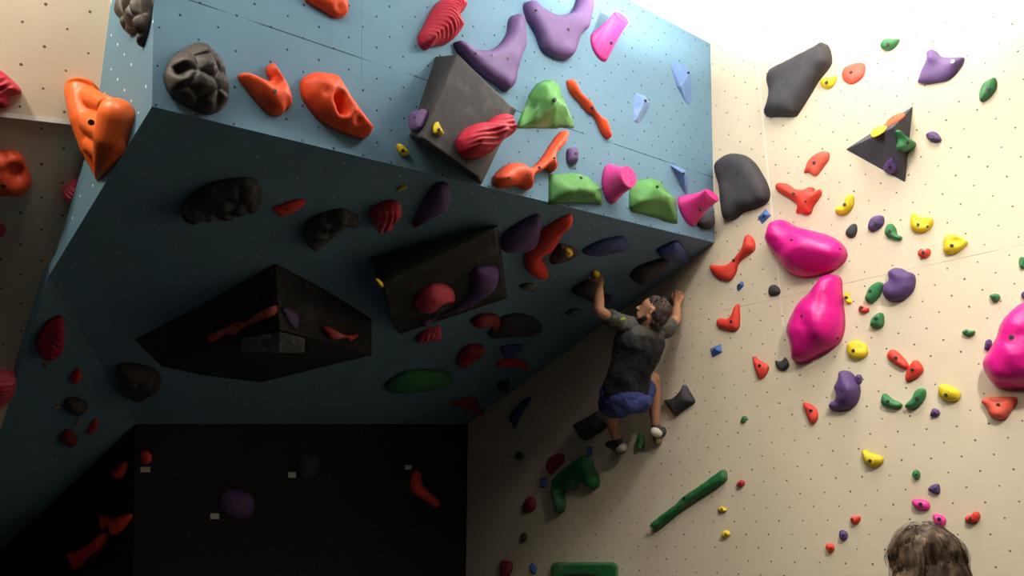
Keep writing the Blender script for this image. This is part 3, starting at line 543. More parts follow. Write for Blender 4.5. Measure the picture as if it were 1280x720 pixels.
uh('crimson ribbed hold with a chalked face under the front edge', 'crimson', 'l2', [(565,345),(590,310),(640,285),(680,278),(715,290),(725,325),(700,370),(680,410),(640,430),(600,420),(575,390)], .10, ribs=(.4, .03, .006), dens=6, mat=hold_mat('crimson_chalked', (205, 40, 66), .6, .6))
uh('tiny yellow hold under the front edge above the crimson ribbed hold', 'yellow', 'l2', [(707,222),(725,208),(748,203),(752,215),(735,225),(715,235)], .02)
uh('dark purple wing hold hanging under the front edge near the block volume', 'purple', 'l2', [(780,415),(790,370),(830,290),(890,200),(950,190),(970,220),(970,290),(930,340),(850,390),(810,415)], .07)
o, QV = poly('large black wedge volume under the middle of the overhang', UN, 'volume', [(462,321,0),(623,281,0),(634,373,0),(500,418,0),(478,353,.22),(618,286,.10),(631,369,.14),(490,402,.24)], [[3,2,1,0],[4,5,6,7],[0,1,5,4],[1,2,6,5],[2,3,7,6],[3,0,4,7]], group='volumes under the overhang', bevel=.008, mat=hold_mat('volume_under', (34, 36, 37), .8, .1))
pq = plane3(QV[4], QV[5], QV[7]); GQ = 'holds on the black wedge volume'
uh('pink round ribbed cup hold on the black wedge volume', 'rose', 'k', [(470,310),(500,250),(550,218),(610,212),(660,240),(668,280),(640,310),(590,330),(560,355),(510,350),(480,335)], .10, pl=pq, bumps=[(590,265,-.02,12)], group=GQ, dens=3)
uh('purple banana hold curving across the black wedge volume', 'purple', 'k', [(490,420),(510,400),(600,375),(690,310),(745,250),(755,150),(810,120),(880,125),(892,170),(870,240),(800,300),(700,360),(600,405),(530,425)], .08, pl=pq, group=GQ, dens=1.6)
uh('tiny yellow hold at the left corner of the black wedge volume', 'yellow', 'o', [(168,460),(190,455),(225,490),(215,508),(195,500)], .02, pl=pq, group=GQ, fit=False)
dv = Z('dia', [(100,432,0),(470,235,0),(770,68,0),(1000,190,0),(1225,330,0),(1225,505,0),(1000,560,0),(700,635,0),(420,600,0),(230,558,0),(500,452,.22),(790,385,.34),(1030,450,.24)])
dv[5] = dv[5]; 
o, DV = poly('huge black diamond volume under the left half of the overhang', UN, 'volume', dv, [[0,1,2,11,10],[2,3,4,11],[4,12,11],[4,5,12],[5,6,12],[6,7,12],[7,11,12],[7,8,10,11],[8,9,10],[9,0,10],[9,8,7,6,5,4,3,2,1,0]], group='volumes under the overhang', bevel=.008, mat=hold_mat('volume_under', (34, 36, 37), .8, .1))
GD = 'holds on the black diamond volume'
pd = plane3(DV[0], DV[2], DV[11]); pe = plane3(DV[2], DV[4], DV[11])
o, _v = poly('small grey block volume in the middle of the black diamond volume', UN, 'dust', Z('dia', [(608,440,.26),(608,490,.26),(790,497,.26),(905,495,.26),(910,425,.26),(790,400,.26),(608,425,.38),(610,486,.42),(788,494,.45),(902,492,.38),(908,428,.33),(790,395,.42)]), [[5,4,3,2,1,0],[6,7,8,11],[11,8,9,10]]+[[i,(i+1)%6,{0:6,1:7,2:8,3:9,4:10,5:11}[(i+1)%6],{0:6,1:7,2:8,3:9,4:10,5:11}[i]] for i in range(6)], group='volumes under the overhang', bevel=.004)
uh('chalky orange bone hold on the left edge of the black diamond volume', 'chalkred', 'dia', [(458,430),(465,410),(500,390),(560,365),(580,345),(640,345),(700,300),(770,268),(778,300),(755,325),(700,345),(610,390),(590,412),(540,410),(475,443)], .05, pl=pd, bolts=[(590,365,1.2)], group=GD, fit=False)
uh('purple crescent hold beside the ridge of the black diamond volume', 'purple', 'dia', [(795,285),(825,280),(855,300),(870,330),(865,385),(845,372),(815,330)], .03, pl=pe, group=GD, fit=False)
uh('chalky red jagged hold on the right of the black diamond volume', 'chalkred', 'dia', [(985,370),(1010,372),(1040,385),(1080,405),(1110,408),(1140,400),(1145,420),(1115,440),(1095,425),(1040,432),(1010,405)], .04, pl=pe, group=GD, fit=False)
uh('black lumpy boulder hold left of the black diamond volume', 'brain', 'w', [(780,200),(850,175),(950,190),(1050,230),(1075,290),(1040,350),(960,410),(900,425),(840,390),(790,340)], .12, brain=(.10, .025), dens=5)
uh('bright red Y-shaped hold under the overhang near the climber', 'red', 'z', [(160,240),(210,190),(250,130),(330,70),(410,33),(430,40),(425,80),(380,140),(330,220),(270,275),(300,370),(285,390),(250,392),(200,370),(160,320)], .08, dens=1.6)
uh('dark purple hold overlapping the red Y-shaped hold', 'purple', 'z', [(25,170),(80,110),(200,40),(250,40),(250,120),(240,180),(200,230),(120,250),(30,230)], .09)
_s = uh('small black hold carrying a yellow grip right of the red Y', 'brain', 'z', [(298,305),(345,210),(380,200),(465,235),(440,270),(380,300)], .06)
uh('small yellow grip fixed on the black hold right of the red Y', 'yellow', 'z', [(390,230),(415,228),(433,250),(420,265),(397,275)], .03, pl=Plane(UN.o+UN.n*.06, UN.n), bolts=[(412,255,1)])
uh('long dark blue hold under the overhang above the climber', 'navy', 'z', [(480,240),(560,190),(640,165),(720,160),(742,210),(735,235),(660,255),(560,268)], .07)
uh('dark blue hold in the corner where overhang and beige wall meet', 'navy', 'z', [(900,240),(960,200),(1030,185),(1083,285),(1060,305),(960,290)], .08)
uh('black almond hold above the climber\'s head', 'charcoal', 'z', [(752,375),(790,330),(870,300),(970,272),(970,310),(920,370),(880,400),(820,425),(770,405)], .08)
uh('black jagged hold behind the climber\'s left forearm', 'charcoal', 'z', [(420,465),(470,420),(540,395),(570,400),(580,470),(650,490),(630,530),(540,525),(490,500)], .07)
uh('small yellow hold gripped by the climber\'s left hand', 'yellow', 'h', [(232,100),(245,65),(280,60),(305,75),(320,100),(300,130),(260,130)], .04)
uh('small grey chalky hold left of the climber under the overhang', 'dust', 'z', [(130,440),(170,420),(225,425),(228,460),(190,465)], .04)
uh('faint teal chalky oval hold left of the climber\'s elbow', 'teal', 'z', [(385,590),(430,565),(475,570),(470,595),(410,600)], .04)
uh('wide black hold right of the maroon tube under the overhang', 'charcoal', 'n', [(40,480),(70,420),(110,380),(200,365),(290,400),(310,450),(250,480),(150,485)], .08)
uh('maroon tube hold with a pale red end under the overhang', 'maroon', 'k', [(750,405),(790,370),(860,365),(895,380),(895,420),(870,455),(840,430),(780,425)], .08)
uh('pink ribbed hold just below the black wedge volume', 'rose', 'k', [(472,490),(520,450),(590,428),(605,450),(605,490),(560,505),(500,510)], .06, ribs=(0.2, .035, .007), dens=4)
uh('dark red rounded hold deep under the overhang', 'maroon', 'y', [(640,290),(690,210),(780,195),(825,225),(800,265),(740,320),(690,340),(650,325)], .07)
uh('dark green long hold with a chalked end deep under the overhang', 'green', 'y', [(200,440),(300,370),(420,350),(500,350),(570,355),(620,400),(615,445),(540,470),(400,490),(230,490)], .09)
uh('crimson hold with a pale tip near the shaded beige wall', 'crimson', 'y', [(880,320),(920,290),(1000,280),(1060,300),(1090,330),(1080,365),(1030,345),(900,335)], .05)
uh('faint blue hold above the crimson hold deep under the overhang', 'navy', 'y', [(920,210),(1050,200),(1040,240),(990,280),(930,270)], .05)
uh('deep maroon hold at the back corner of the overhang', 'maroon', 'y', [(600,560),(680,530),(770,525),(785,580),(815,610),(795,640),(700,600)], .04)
uh('small black hold above the back corner of the overhang', 'charcoal', 'y', [(890,440),(960,415),(970,460),(920,490)], .05)
GPi = 'holds on the leaning blue pillar'
uh('crimson ribbed hold on the left edge of the leaning pillar', 'crimson', 'p', [(180,300),(200,260),(240,200),(310,180),(320,290),(300,350),(250,390),(215,430),(205,380),(185,345)], .10, pl=F2, ribs=(1.2, .03, .005), group=GPi, dens=5)
uh('small red flame-shaped hold on the leaning pillar', 'red', 'p', [(352,480),(385,440),(405,455),(405,485),(375,512),(355,505)], .04, pl=F2, group=GPi)
uh('small black hold on the leaning pillar between two tan chips', 'brain', 'w', [(425,450),(450,410),(520,410),(585,450),(560,500),(510,530),(450,500)], .06, pl=F2, group=GPi)
uh('small tan chip left of the black hold on the leaning pillar', 'tan', 'w', [(340,480),(380,455),(410,465),(385,485)], .02, pl=F2, group=GPi)
uh('small tan chip below the black hold on the leaning pillar', 'tan', 'w', [(490,580),(520,560),(550,565),(520,585)], .02, pl=F2, group=GPi)
uh('small dark red hold right of the lower tan chip', 'red', 'w', [(585,620),(610,570),(640,545),(655,590),(620,640),(590,645)], .035, pl=F2, group=GPi)
uh('dull orange hold low on the leaning pillar', 'maroon', 'q', [(300,20),(330,-15),(370,0),(385,40),(350,70),(320,55)], .05, pl=F2, group=GPi)
GB = 'holds on the black back wall'
def kh(*a, **k): return uh(*a, pl=k.pop('pl', BW), group=GB, **k)
kh('small orange hold left of the white tag on the black wall', 'red', 'q', [(555,215),(575,185),(635,148),(640,180),(620,225),(590,238)], .05, pl=BW2)
kh('small orange hold just above the white tag on the black wall', 'red', 'q', [(700,100),(730,88),(760,120),(750,155),(720,160),(700,135)], .05)
kh('orange heart-shaped hold on the black wall', 'orange', 'q', [(500,420),(530,415),(565,432),(600,415),(662,408),(650,450),(610,500),(575,520),(550,505),(548,480),(520,490),(500,470)], .05, pl=BW2)
kh('red tube hold sloping to the lower left on the black wall', 'red', 's', [(168,605),(230,590),(300,545),(370,500),(385,520),(350,590),(290,630),(230,690),(205,685),(205,660)], .08, pl=BW2)
kh('red boot-shaped hold at the right of the black wall', 'red', 'r', [(765,240),(785,195),(820,200),(835,260),(870,300),(915,340),(915,370),(890,378),(850,350),(800,320),(770,295)], .06)
kh('dark purple hold with a chalk patch on the black wall', 'purple', 'q', [(1090,330),(1130,285),(1200,290),(1260,320),(1270,390),(1220,440),(1150,430),(1100,390)], .07)
kh('black hold beside a tag in the middle of the black wall', 'charcoal', 'r', [(200,170),(220,110),(290,100),(320,150),(300,220),(230,230)], .06)
TAGM = hold_mat('paper_tag', (205, 205, 190), .7)
def card(label, z, x, y, w, h):
    q = Z(z, [(x-w/2, y-h/2, 0), (x+w/2, y-h/2, 0), (x+w/2, y+h/2, 0), (x-w/2, y+h/2, 0)]); q += [(a, b, .003) for a, b, _ in q]
    poly(label, BW, '', q, [[3,2,1,0],[4,5,6,7],[0,1,5,4],[1,2,6,5],[2,3,7,6],[3,0,4,7]], 'route_tag', 'tag', 'route tags on the black wall', bevel=0, mat=TAGM)
card('white paper tag under the upper orange hold, leftmost on the black wall', 'q', 727, 188, 50, 26)
card('yellowish paper tag left of the chalked purple hold, lowest on the black wall', 'q', 1074, 421, 44, 28)
card('small white tag beside the black hold in the middle of the black wall', 'r', 180, 215, 38, 28)
card('small white tag above the red boot-shaped hold on the black wall', 'r', 761, 177, 34, 22)
# ------------------------------------------------------------------ soft bodies: union of tapered capsules, fused into one skin
def skin_mat(name, col, rough=.55):
    m, nt, b = new_mat(name); k = N(nt); ob = k.coord('Object'); base = lin(col)
    nt.links.new(k.mix(k.ramp(k.noise(ob, 12, 4), .3, .7), base, tuple(x*.85 for x in base)), b.inputs['Base Color'])
    b.inputs['Roughness'].default_value = rough; b.inputs['Subsurface Weight'].default_value = .08; b.inputs['Subsurface Radius'].default_value = (.02, .008, .004)
    return m
def cloth_mat(name, col, rough=.9):
    m, nt, b = new_mat(name); k = N(nt); ob = k.coord('Object'); base = lin(col)
    nt.links.new(k.mix(k.ramp(k.noise(ob, 7, 5, .6), .3, .7), tuple(x*.8 for x in base), tuple(x*1.15 for x in base)), b.inputs['Base Color'])
    b.inputs['Roughness'].default_value = rough; bump(nt, b, k.noise(ob, 14, 4, .6), .6, .02); return m
def blob(name, caps, voxel, mat, parent=None, loc=(0, 0, 0), smooth=4, amp=0, nscale=12, vec=None):
    bm = bmesh.new(); loc = np.array(loc, float)
    for (a, ra, b, rb) in caps:
        a = np.array(a, float)-loc; b = np.array(b, float)-loc; L = np.linalg.norm(b-a); n = max(1, int(L/(min(ra, rb)*.8)))
        d = unit(b-a) if L > 1e-6 else np.array([0, 0, 1.])
        q = Vector(d).to_track_quat('Z', 'Y').to_matrix().to_4x4()
        bmesh.ops.create_icosphere(bm, subdivisions=3 if ra > .03 else 2, radius=ra, matrix=Matrix.Translation(Vector(a)))
        if L > 1e-6:
            bmesh.ops.create_icosphere(bm, subdivisions=3 if rb > .03 else 2, radius=rb, matrix=Matrix.Translation(Vector(b)))
            bmesh.ops.create_cone(bm, cap_ends=True, segments=20, radius1=ra, radius2=rb, depth=L, matrix=Matrix.Translation(Vector((a+b)/2)) @ q)
    me = bpy.data.meshes.new(name); bm.to_mesh(me); bm.free()
    tmp = bpy.data.objects.new(name, me); COL.objects.link(tmp)
    r = tmp.modifiers.new('fuse', 'REMESH'); r.mode = 'VOXEL'; r.voxel_size = voxel
    s = tmp.modifiers.new('soft', 'SMOOTH'); s.factor = .5; s.iterations = smooth
    dg = bpy.context.evaluated_depsgraph_get(); me2 = bpy.data.meshes.new_from_object(tmp.evaluated_get(dg))
    bpy.data.objects.remove(tmp); bpy.data.meshes.remove(me); me2.name = name
    if amp:
        me2.calc_loop_triangles(); nn = [v.normal.copy() for v in me2.vertices]
        for v, n_ in zip(me2.vertices, nn):
            p = v.co*nscale
            if vec is not None: p = Vector((v.co.dot(Vector(vec[0]))*nscale*.35, v.co.dot(Vector(vec[1]))*nscale*1.8, v.co.dot(Vector(vec[2]))*nscale*1.8))
            v.co += n_*amp*noise.fractal(p, .7, 2.2, 3)
    for p in me2.polygons: p.use_smooth = True
    me2.materials.clear()
    return link(name, me2, mat, parent, tuple(loc) if parent is None else tuple(loc-np.array(parent.location)))
def cam_dir(x, y, fwd): return unit(R@np.array([x, y, -fwd]))
def hand(caps, wrist, palm_dir, side, nrm, curl=1.0, scale=1.0, spread=.0, thumb=1):
    """palm_dir: wrist to knuckles, side: towards the thumb, nrm: the way the fingers curl"""
    palm_dir, side, nrm = unit(palm_dir), unit(side), unit(nrm); w = np.array(wrist); s = scale
    kn = []
    for i, (o, L) in enumerate(((.030, .082), (.010, .086), (-.010, .082), (-.029, .074))):
        k = w+palm_dir*L*s+side*o*s; caps.append((w+side*o*.6*s+palm_dir*.012*s, .0135*s, k, .0125*s)); kn.append(k)
    for i, (k, L) in enumerate(zip(kn, (.042, .047, .043, .034))):
        d = unit(palm_dir*math.cos(curl*.5)+nrm*math.sin(curl*.5)+side*(.5-i/3)*spread); p = k; r = .0098*s
        for j, f in enumerate((1, .62, .5)):
            q = p+d*L*f*s; caps.append((p, r, q, r*.92)); p = q; r *= .9
            d = unit(d*math.cos(curl*.75)+unit(nrm-d*(nrm@d))*math.sin(curl*.75))
    b = w+palm_dir*.02*s+side*.022*s; m = b+(palm_dir*.55+side*.65+nrm*.35)*.045*s; t = m+(palm_dir*.75+side*.1+nrm*.6)*.036*s; e = t+(palm_dir*.6-side*.15+nrm*.8)*.024*s
    caps += [(b, .014*s, m, .0115*s), (m, .0115*s, t, .010*s), (t, .010*s, e, .009*s)]

SKIN = skin_mat('climber_skin', (206, 150, 116)); SHIRT = cloth_mat('shirt_grey', (84, 84, 78)); SHIRTB = cloth_mat('shirt_black', (28, 29, 31))
SHORTS = cloth_mat('shorts_blue', (60, 70, 132)); HAIRD = cloth_mat('hair_dark', (62, 48, 40), .6)
J_ = dict(pel=at(783, 494, 6.13), mid=at(788, 462, 6.09), chest=at(799, 430, 6.05), neck=at(808, 409, 6.02), lsh=at(778, 406, 6.00), rsh=at(831, 413, 6.12),
          lel=at(748, 388, 5.84), lwr=at(749.5, 357, 6.02), rel=at(845, 399, 6.30), rwr=at(846, 381, 6.36),
          lhip=at(772, 500, 6.14), rhip=at(797, 498, 6.18), lkn=at(760, 510, 6.42), lan=at(771, 549, 6.46), rkn=at(816, 474, 6.24), ran=at(819.5, 531, 6.28))
hc = at(815, 391, 5.98)
fd = cam_dir(-.85, .42, .35); up0 = cam_dir(.45, .88, .1); ud = unit(up0-fd*(up0@fd)); sd = np.cross(fd, ud)   # sd: to one side of the face
def hp(s, f, u): return hc+sd*s+fd*f+ud*u
K = J_
base = K['pel']
caps = [(K['pel'], .095, K['mid'], .085), (K['mid'], .085, K['chest'], .092), (K['chest'], .09, K['neck']-np.array([0, 0, .03]), .055),
        (K['lsh'], .052, K['rsh'], .052), (K['neck'], .055, hc-ud*.05-fd*.01, .052),
        (K['lsh'], .050, K['lel'], .037), (K['lel'], .037, K['lel']*.65+K['lwr']*.35, .041), (K['lel']*.65+K['lwr']*.35, .040, K['lwr'], .025),
        (K['rsh'], .050, K['rel'], .037), (K['rel'], .037, K['rel']*.65+K['rwr']*.35, .040), (K['rel']*.65+K['rwr']*.35, .040, K['rwr'], .025),
        (K['lhip'], .092, K['lkn'], .055), (K['lkn'], .052, K['lkn']*.65+K['lan']*.35, .054), (K['lkn']*.65+K['lan']*.35, .053, K['lan'], .033),
        (K['rhip'], .092, K['rkn'], .055), (K['rkn'], .052, K['rkn']*.65+K['ran']*.35, .054), (K['rkn']*.65+K['ran']*.35, .053, K['ran'], .033),
        # head: skull, face, jaw, nose, brow, lips, ears
        (hp(0, -.030, .035), .078, hp(0, .022, .030), .074), (hp(0, .032, .0), .062, hp(0, .050, -.052), .044),
        (hp(.035, -.005, -.045), .026, hp(0, .062, -.082), .024), (hp(-.035, -.005, -.045), .026, hp(0, .062, -.082), .024),
        (hp(0, .090, .018), .008, hp(0, .112, -.014), .011), (hp(.011, .098, -.020), .008, hp(-.011, .098, -.020), .008),
        (hp(.032, .078, .034), .010, hp(-.032, .078, .034), .010), (hp(.012, .092, -.042), .007, hp(-.012, .092, -.042), .007), (hp(.011, .089, -.052), .007, hp(-.011, .089, -.052), .007)]
for sg in (1, -1):
    caps += [(hp(sg*.078, -.012, .018), .010, hp(sg*.080, -.006, -.018), .008), (hp(sg*.078, -.012, .018), .010, hp(sg*.074, .004, .020), .008)]
lh = at(746, 341, 6.10); hand(caps, K['lwr'], lh-K['lwr'], cam_dir(-1, .1, .2), cam_dir(-.6, .3, .75), curl=1.15)
hand(caps, K['rwr'], at(850, 366, 6.42)-K['rwr'], cam_dir(-.8, .3, .5), cam_dir(.2, .1, 1), curl=.55, spread=.15)
climber = blob('person', caps, .0046, SKIN, None, base, smooth=3)
tag(climber, 'climber in dark t-shirt and blue shorts, left arm raised under the overhang', 'person')
# shirt: grey upper mesh with sleeves, black lower mesh
lat = unit(K['rsh']-K['lsh']); back = unit(np.cross(lat, K['neck']-K['pel'])); back = back if back@(C-base) > 0 else -back
def lr(p, w, r): return [(p-lat*w, r, p+lat*w, r)]
def sweep(P, W, Rr):
    out = []
    for i in range(len(P)-1):
        for s_ in (-1, 0, 1): out.append((P[i]+lat*W[i]*s_, Rr[i], P[i+1]+lat*W[i+1]*s_, Rr[i+1]))
    return out
upper_caps = sweep([K['chest']+(K['neck']-K['chest'])*.0, K['neck']-np.array([0, 0, .055])], [.075, .07], [.112, .070])
upper_caps += [(K['lsh'], .066, K['lsh']*.45+K['lel']*.55, .060), (K['lsh'], .066, K['lsh']+lat*.08, .075), (K['rsh'], .066, K['rsh']*.5+K['rel']*.5, .060), (K['rsh'], .066, K['rsh']-lat*.08, .075)]
ysh = blob('shirt_upper', upper_caps, .008, SHIRT, climber, base, smooth=5, amp=.012, nscale=9)
ysh['label'] = 'grey upper part of the t-shirt with sleeves'
body = sweep([K['chest']-np.array([0, 0, .01]), K['mid'], K['pel']+np.array([0, 0, .04])], [.072, .058, .064], [.121, .115, .119])
body += [(K['pel']+lat*.05+np.array([0, 0, .04]), .108, K['pel']-lat*.06+np.array([0, 0, .03]), .110)]
bsh = blob('shirt_lower', body, .008, SHIRTB, climber, base, smooth=5, amp=.014, nscale=6); bsh['label'] = 'black lower part of the t-shirt'
lg = blob('sleeve_logo', [(at(776.5, 399.5, 5.86), .012, at(779.5, 398.5, 5.86), .012)], .003, hold_mat('logo_yellow', (170, 190, 60), .7), climber, base, smooth=1); lg['label'] = 'yellow-green logo on the left sleeve'
sh = [(K['lhip'], .112, K['lhip']*.45+K['lkn']*.55, .105), (K['rhip'], .108, K['rhip']*.5+K['rkn']*.5, .092), (K['lhip'], .115, K['rhip'], .112), (at(764, 492, 6.15), .085, at(766, 506, 6.22), .095)]
sh += [(at(786, 502, 6.10), .088, at(776, 508, 6.14), .088), (at(800, 499, 6.15), .085, at(786, 504, 6.14), .080)]
sh += [(K['pel']+lat*.05, .118, K['pel']-lat*.05, .118)]
so_ = blob('shorts', sh, .008, SHORTS, climber, base, smooth=6, amp=.012, nscale=7)
# hair: messy, over crown and nape
rnd = random.Random(3); hair = [(hp(0, -.045, .045), .086, hp(0, .004, .062), .072), (hp(0, -.060, -.005), .072, hp(0, -.055, -.045), .055)]
for i in range(70):
    th = rnd.uniform(0, 2*math.pi); el = rnd.uniform(-.5, 1.4)
    d = sd*math.cos(th)*math.cos(el)+fd*math.sin(th)*math.cos(el)+ud*math.sin(el)
    if d@fd > .6 or (d@fd > .25 and d@ud < .45): continue
    p0 = hc-fd*.02+ud*.035+d*.070; p1 = p0+unit(d*.7+sd*rnd.uniform(-.9, .9)+fd*rnd.uniform(-.9, .4)+ud*rnd.uniform(-.5, .8))*rnd.uniform(.03, .05)
    hair.append((p0, .014, p1, .0035))
ho = blob('hair', hair, .0045, HAIRD, climber, base, smooth=2, amp=.009, nscale=24, vec=(unit(-fd*.6+ud), sd, fd))
bd = blob('beard', [(hp(sg*.038, .010, -.052), .0215, hp(0, .060, -.083), .0285) for sg in (1, -1)]+[(hp(.014, .094, -.034), .0055, hp(-.014, .094, -.034), .0055)], .004, HAIRD, climber, base, smooth=2, amp=.004, nscale=50)
for sg in (1, -1): blob('eyebrow', [(hp(sg*.016, .089, .036), .0045, hp(sg*.042, .072, .038), .004)], .0025, HAIRD, climber, base, smooth=1)
EYE = hold_mat('eye_white', (225, 222, 215), .3)
for sg in (1, -1):
    e = blob('eye', [(hp(sg*.027, .074, .014), .011, hp(sg*.027, .0741, .014), .011)], .0025, EYE, climber, base, smooth=1)
    i_ = blob('iris', [(hp(sg*.0275, .0815, .014), .005, hp(sg*.0275, .0816, .014), .005)], .0015, DARK, e, base, smooth=1); i_.location = (0, 0, 0)
SHOEW = hold_mat('shoe_white', (222, 216, 200), .6); SHOED = hold_mat('shoe_dark', (70, 62, 72), .6)
def shoe(an, heel, toe):
    heel, toe = np.array(heel), np.array(toe); d = unit(toe-heel)
    s_ = blob('climbing_shoe', [(heel, .036, (heel+toe)/2, .038), ((heel+toe)/2, .038, toe-d*.015, .028), (heel, .034, an, .036)], .005, SHOED, climber, base, smooth=3)
    u_ = unit(an-heel)
    r1 = blob('heel_rand', [(heel-d*.008-u_*.004, .0385, heel+d*.018-u_*.012, .037)], .004, SHOEW, s_, base, smooth=2); r1.location = (0, 0, 0); r1['label'] = 'white heel rubber'
    r2 = blob('strap', [(heel*.55+an*.45+d*.03+back*.012, .016, heel*.45+toe*.55+u_*.028+back*.012, .015)], .004, SHOEW, s_, base, smooth=2); r2.location = (0, 0, 0); r2['label'] = 'white closure strap'
shoe(K['lan']-np.array([0, 0, .01]), at(776, 558, 6.44), at(758.5, 555, 6.52))
shoe(K['ran']-np.array([0, 0, .01]), at(820, 539, 6.26), at(836, 540, 6.34))

# ------------------------------------------------------------------ onlooker at the lower right, seen from behind
HAIRB, nt, bb = new_mat('brown_hair'); k = N(nt); ob = k.coord('Object')
nt.links.new(k.mix(k.ramp(k.noise(ob, 22, 4), .35, .7), lin((84, 66, 54)), lin((172, 144, 120))), bb.inputs['Base Color']); bb.inputs['Roughness'].default_value = .62
oc = at(1156, 711, 2.55)     # middle of the head
g0 = np.array([oc[0], oc[1], 0.0]); fw = unit(np.array([.55, .83, 0])); sw = np.array([fw[1], -fw[0], 0]); zz = np.array([0, 0, 1.])
top = oc[2]; S_ = top/1.50
def op(s, f, z): return g0+sw*s+fw*f+zz*z
sk2 = skin_mat('onlooker_skin', (205, 160, 132))
zc = oc[2]
caps = [(op(0, -.02, zc+.02), .080, op(0, .03, zc+.015), .074), (op(0, .045, zc-.02), .055, op(0, .065, zc-.06), .038), (op(0, .095, zc-.005), .009, op(0, .112, zc-.03), .011),
        (op(0, 0, zc-.06), .048, op(0, -.01, zc-.18), .052), (op(-.14, -.01, zc-.235), .05, op(.14, -.01, zc-.235), .05), (op(0, 0, zc-.22), .09, op(0, 0, zc-.40), .105), (op(0, 0, zc-.40), .1, op(0, 0, zc-.62), .115),
        (op(-.08, 0, zc-.65), .085, op(-.09, .01, zc-1.0), .055), (op(-.09, .01, zc-1.0), .052, op(-.09, 0, .08), .034), (op(.08, 0, zc-.65), .085, op(.09, .01, zc-1.0), .055), (op(.09, .01, zc-1.0), .052, op(.09, 0, .08), .034)]
for sg in (1, -1):
    caps += [(op(sg*.16, -.01, zc-.24), .045, op(sg*.21, -.01, zc-.48), .034), (op(sg*.21, -.01, zc-.48), .034, op(sg*.20, .08, zc-.68), .022)]
    hand(caps, op(sg*.20, .08, zc-.68), np.array([0, 0, -1.])+fw*.3, fw, -sw*sg, curl=.5)
    for e_ in (.08,): caps += [(op(sg*.078, .0, zc+.01), .010, op(sg*.078, .003, zc-.02), .008)]
on = blob('person', caps, .009, sk2, None, g0, smooth=3)
tag(on, 'person with wavy brown hair seen from behind at the bottom right corner', 'person')
TOP2 = cloth_mat('onlooker_top', (58, 60, 66)); TR2 = cloth_mat('onlooker_trousers', (40, 42, 52))
blob('jumper', [(op(-.13, -.01, zc-.235), .066, op(.13, -.01, zc-.235), .066), (op(-.05, 0, zc-.26), .10, op(-.04, 0, zc-.62), .115), (op(.05, 0, zc-.26), .10, op(.04, 0, zc-.62), .115)]+[c_ for sg in (1, -1) for c_ in ((op(sg*.16, -.01, zc-.24), .058, op(sg*.21, -.01, zc-.48), .046), (op(sg*.21, -.01, zc-.48), .046, op(sg*.20, .07, zc-.66), .036))], .012, TOP2, on, g0, smooth=4, amp=.015, nscale=8)
blob('trousers', [c_ for sg in (1, -1) for c_ in ((op(sg*.07, 0, zc-.64), .112, op(sg*.09, .01, zc-1.0), .075), (op(sg*.09, .01, zc-1.0), .072, op(sg*.09, 0, .10), .055))], .012, TR2, on, g0, smooth=4, amp=.012, nscale=8)
for sg in (1, -1): blob('shoe', [(op(sg*.09, -.04, .045), .042, op(sg*.10, .13, .036), .034)], .008, SHOED, on, g0, smooth=3)
hb = blob('hair', [(op(0, -.03, zc+.035), .098, op(0, .02, zc+.030), .090), (op(0, -.05, zc-.02), .098, op(0, -.05, zc-.16), .085), (op(.05, -.02, zc-.04), .07, op(.06, -.03, zc-.22), .06), (op(-.05, -.02, zc-.04), .07, op(-.06, -.03, zc-.22), .06)], .006, HAIRB, on, g0, smooth=4, amp=.006, nscale=30, vec=((0, 0, 1), (1, 0, 0), (0, 1, 0)))
def strands(parent, n, seed):
    rn = random.Random(seed); V = []; F = []
    for i in range(n):
        phi = rn.uniform(0, 2*math.pi); stray = rn.random() < .10
        clump = math.floor(phi*7)*.9; ph = rn.uniform(-.3, .3)+clump; lift = rn.uniform(-.006, .002)+(rn.uniform(.0, .016) if stray else 0)
        if math.sin(phi) > .55: continue          # leave the face free (local forward)
        r = rn.uniform(.0006, .0012); pts = []
        th0 = rn.uniform(.02, .9); L = 16
        for j in range(L):
            t = j/(L-1); th = th0+t*2.2
            if th < 1.75:
                wv = .004*math.sin(th*7+ph)
                a, b, c2 = .096+lift+wv, .112+lift+wv, .096+lift+wv
                pts.append(op(math.sin(th)*math.cos(phi+.12*math.sin(th*3+ph))*a, -.018+math.sin(th)*math.sin(phi)*b, zc+.032+math.cos(th)*c2))
            else:
                u = (th-1.75)*.12
                pts.append(op(math.cos(phi+.1*math.sin(th*3+ph))*(.098+lift+.010*math.sin(th*8+ph)), -.018+math.sin(phi)*(.112+lift), zc+.010-u))
        b0 = len(V)
        for j, p in enumerate(pts):
            d = unit(pts[min(j+1, L-1)]-pts[max(j-1, 0)]); s1 = unit(np.cross(d, [.3, .2, .9])); s2 = np.cross(d, s1); rr = r*(1-.6*j/L)
            for q in range(3): V.append(p+(s1*math.cos(q*2.094)+s2*math.sin(q*2.094))*rr-g0)
        for j in range(L-1):
            for q in range(3): F.append([b0+j*3+q, b0+j*3+(q+1) % 3, b0+(j+1)*3+(q+1) % 3, b0+(j+1)*3+q])
    me = bpy.data.meshes.new('hair_strands'); me.from_pydata([tuple(v) for v in V], [], F); me.update()
    for p in me.polygons: p.use_smooth = True
    return link('hair_strands', me, HAIRB, parent, (0, 0, 0))
st = strands(hb, 2600, 5)
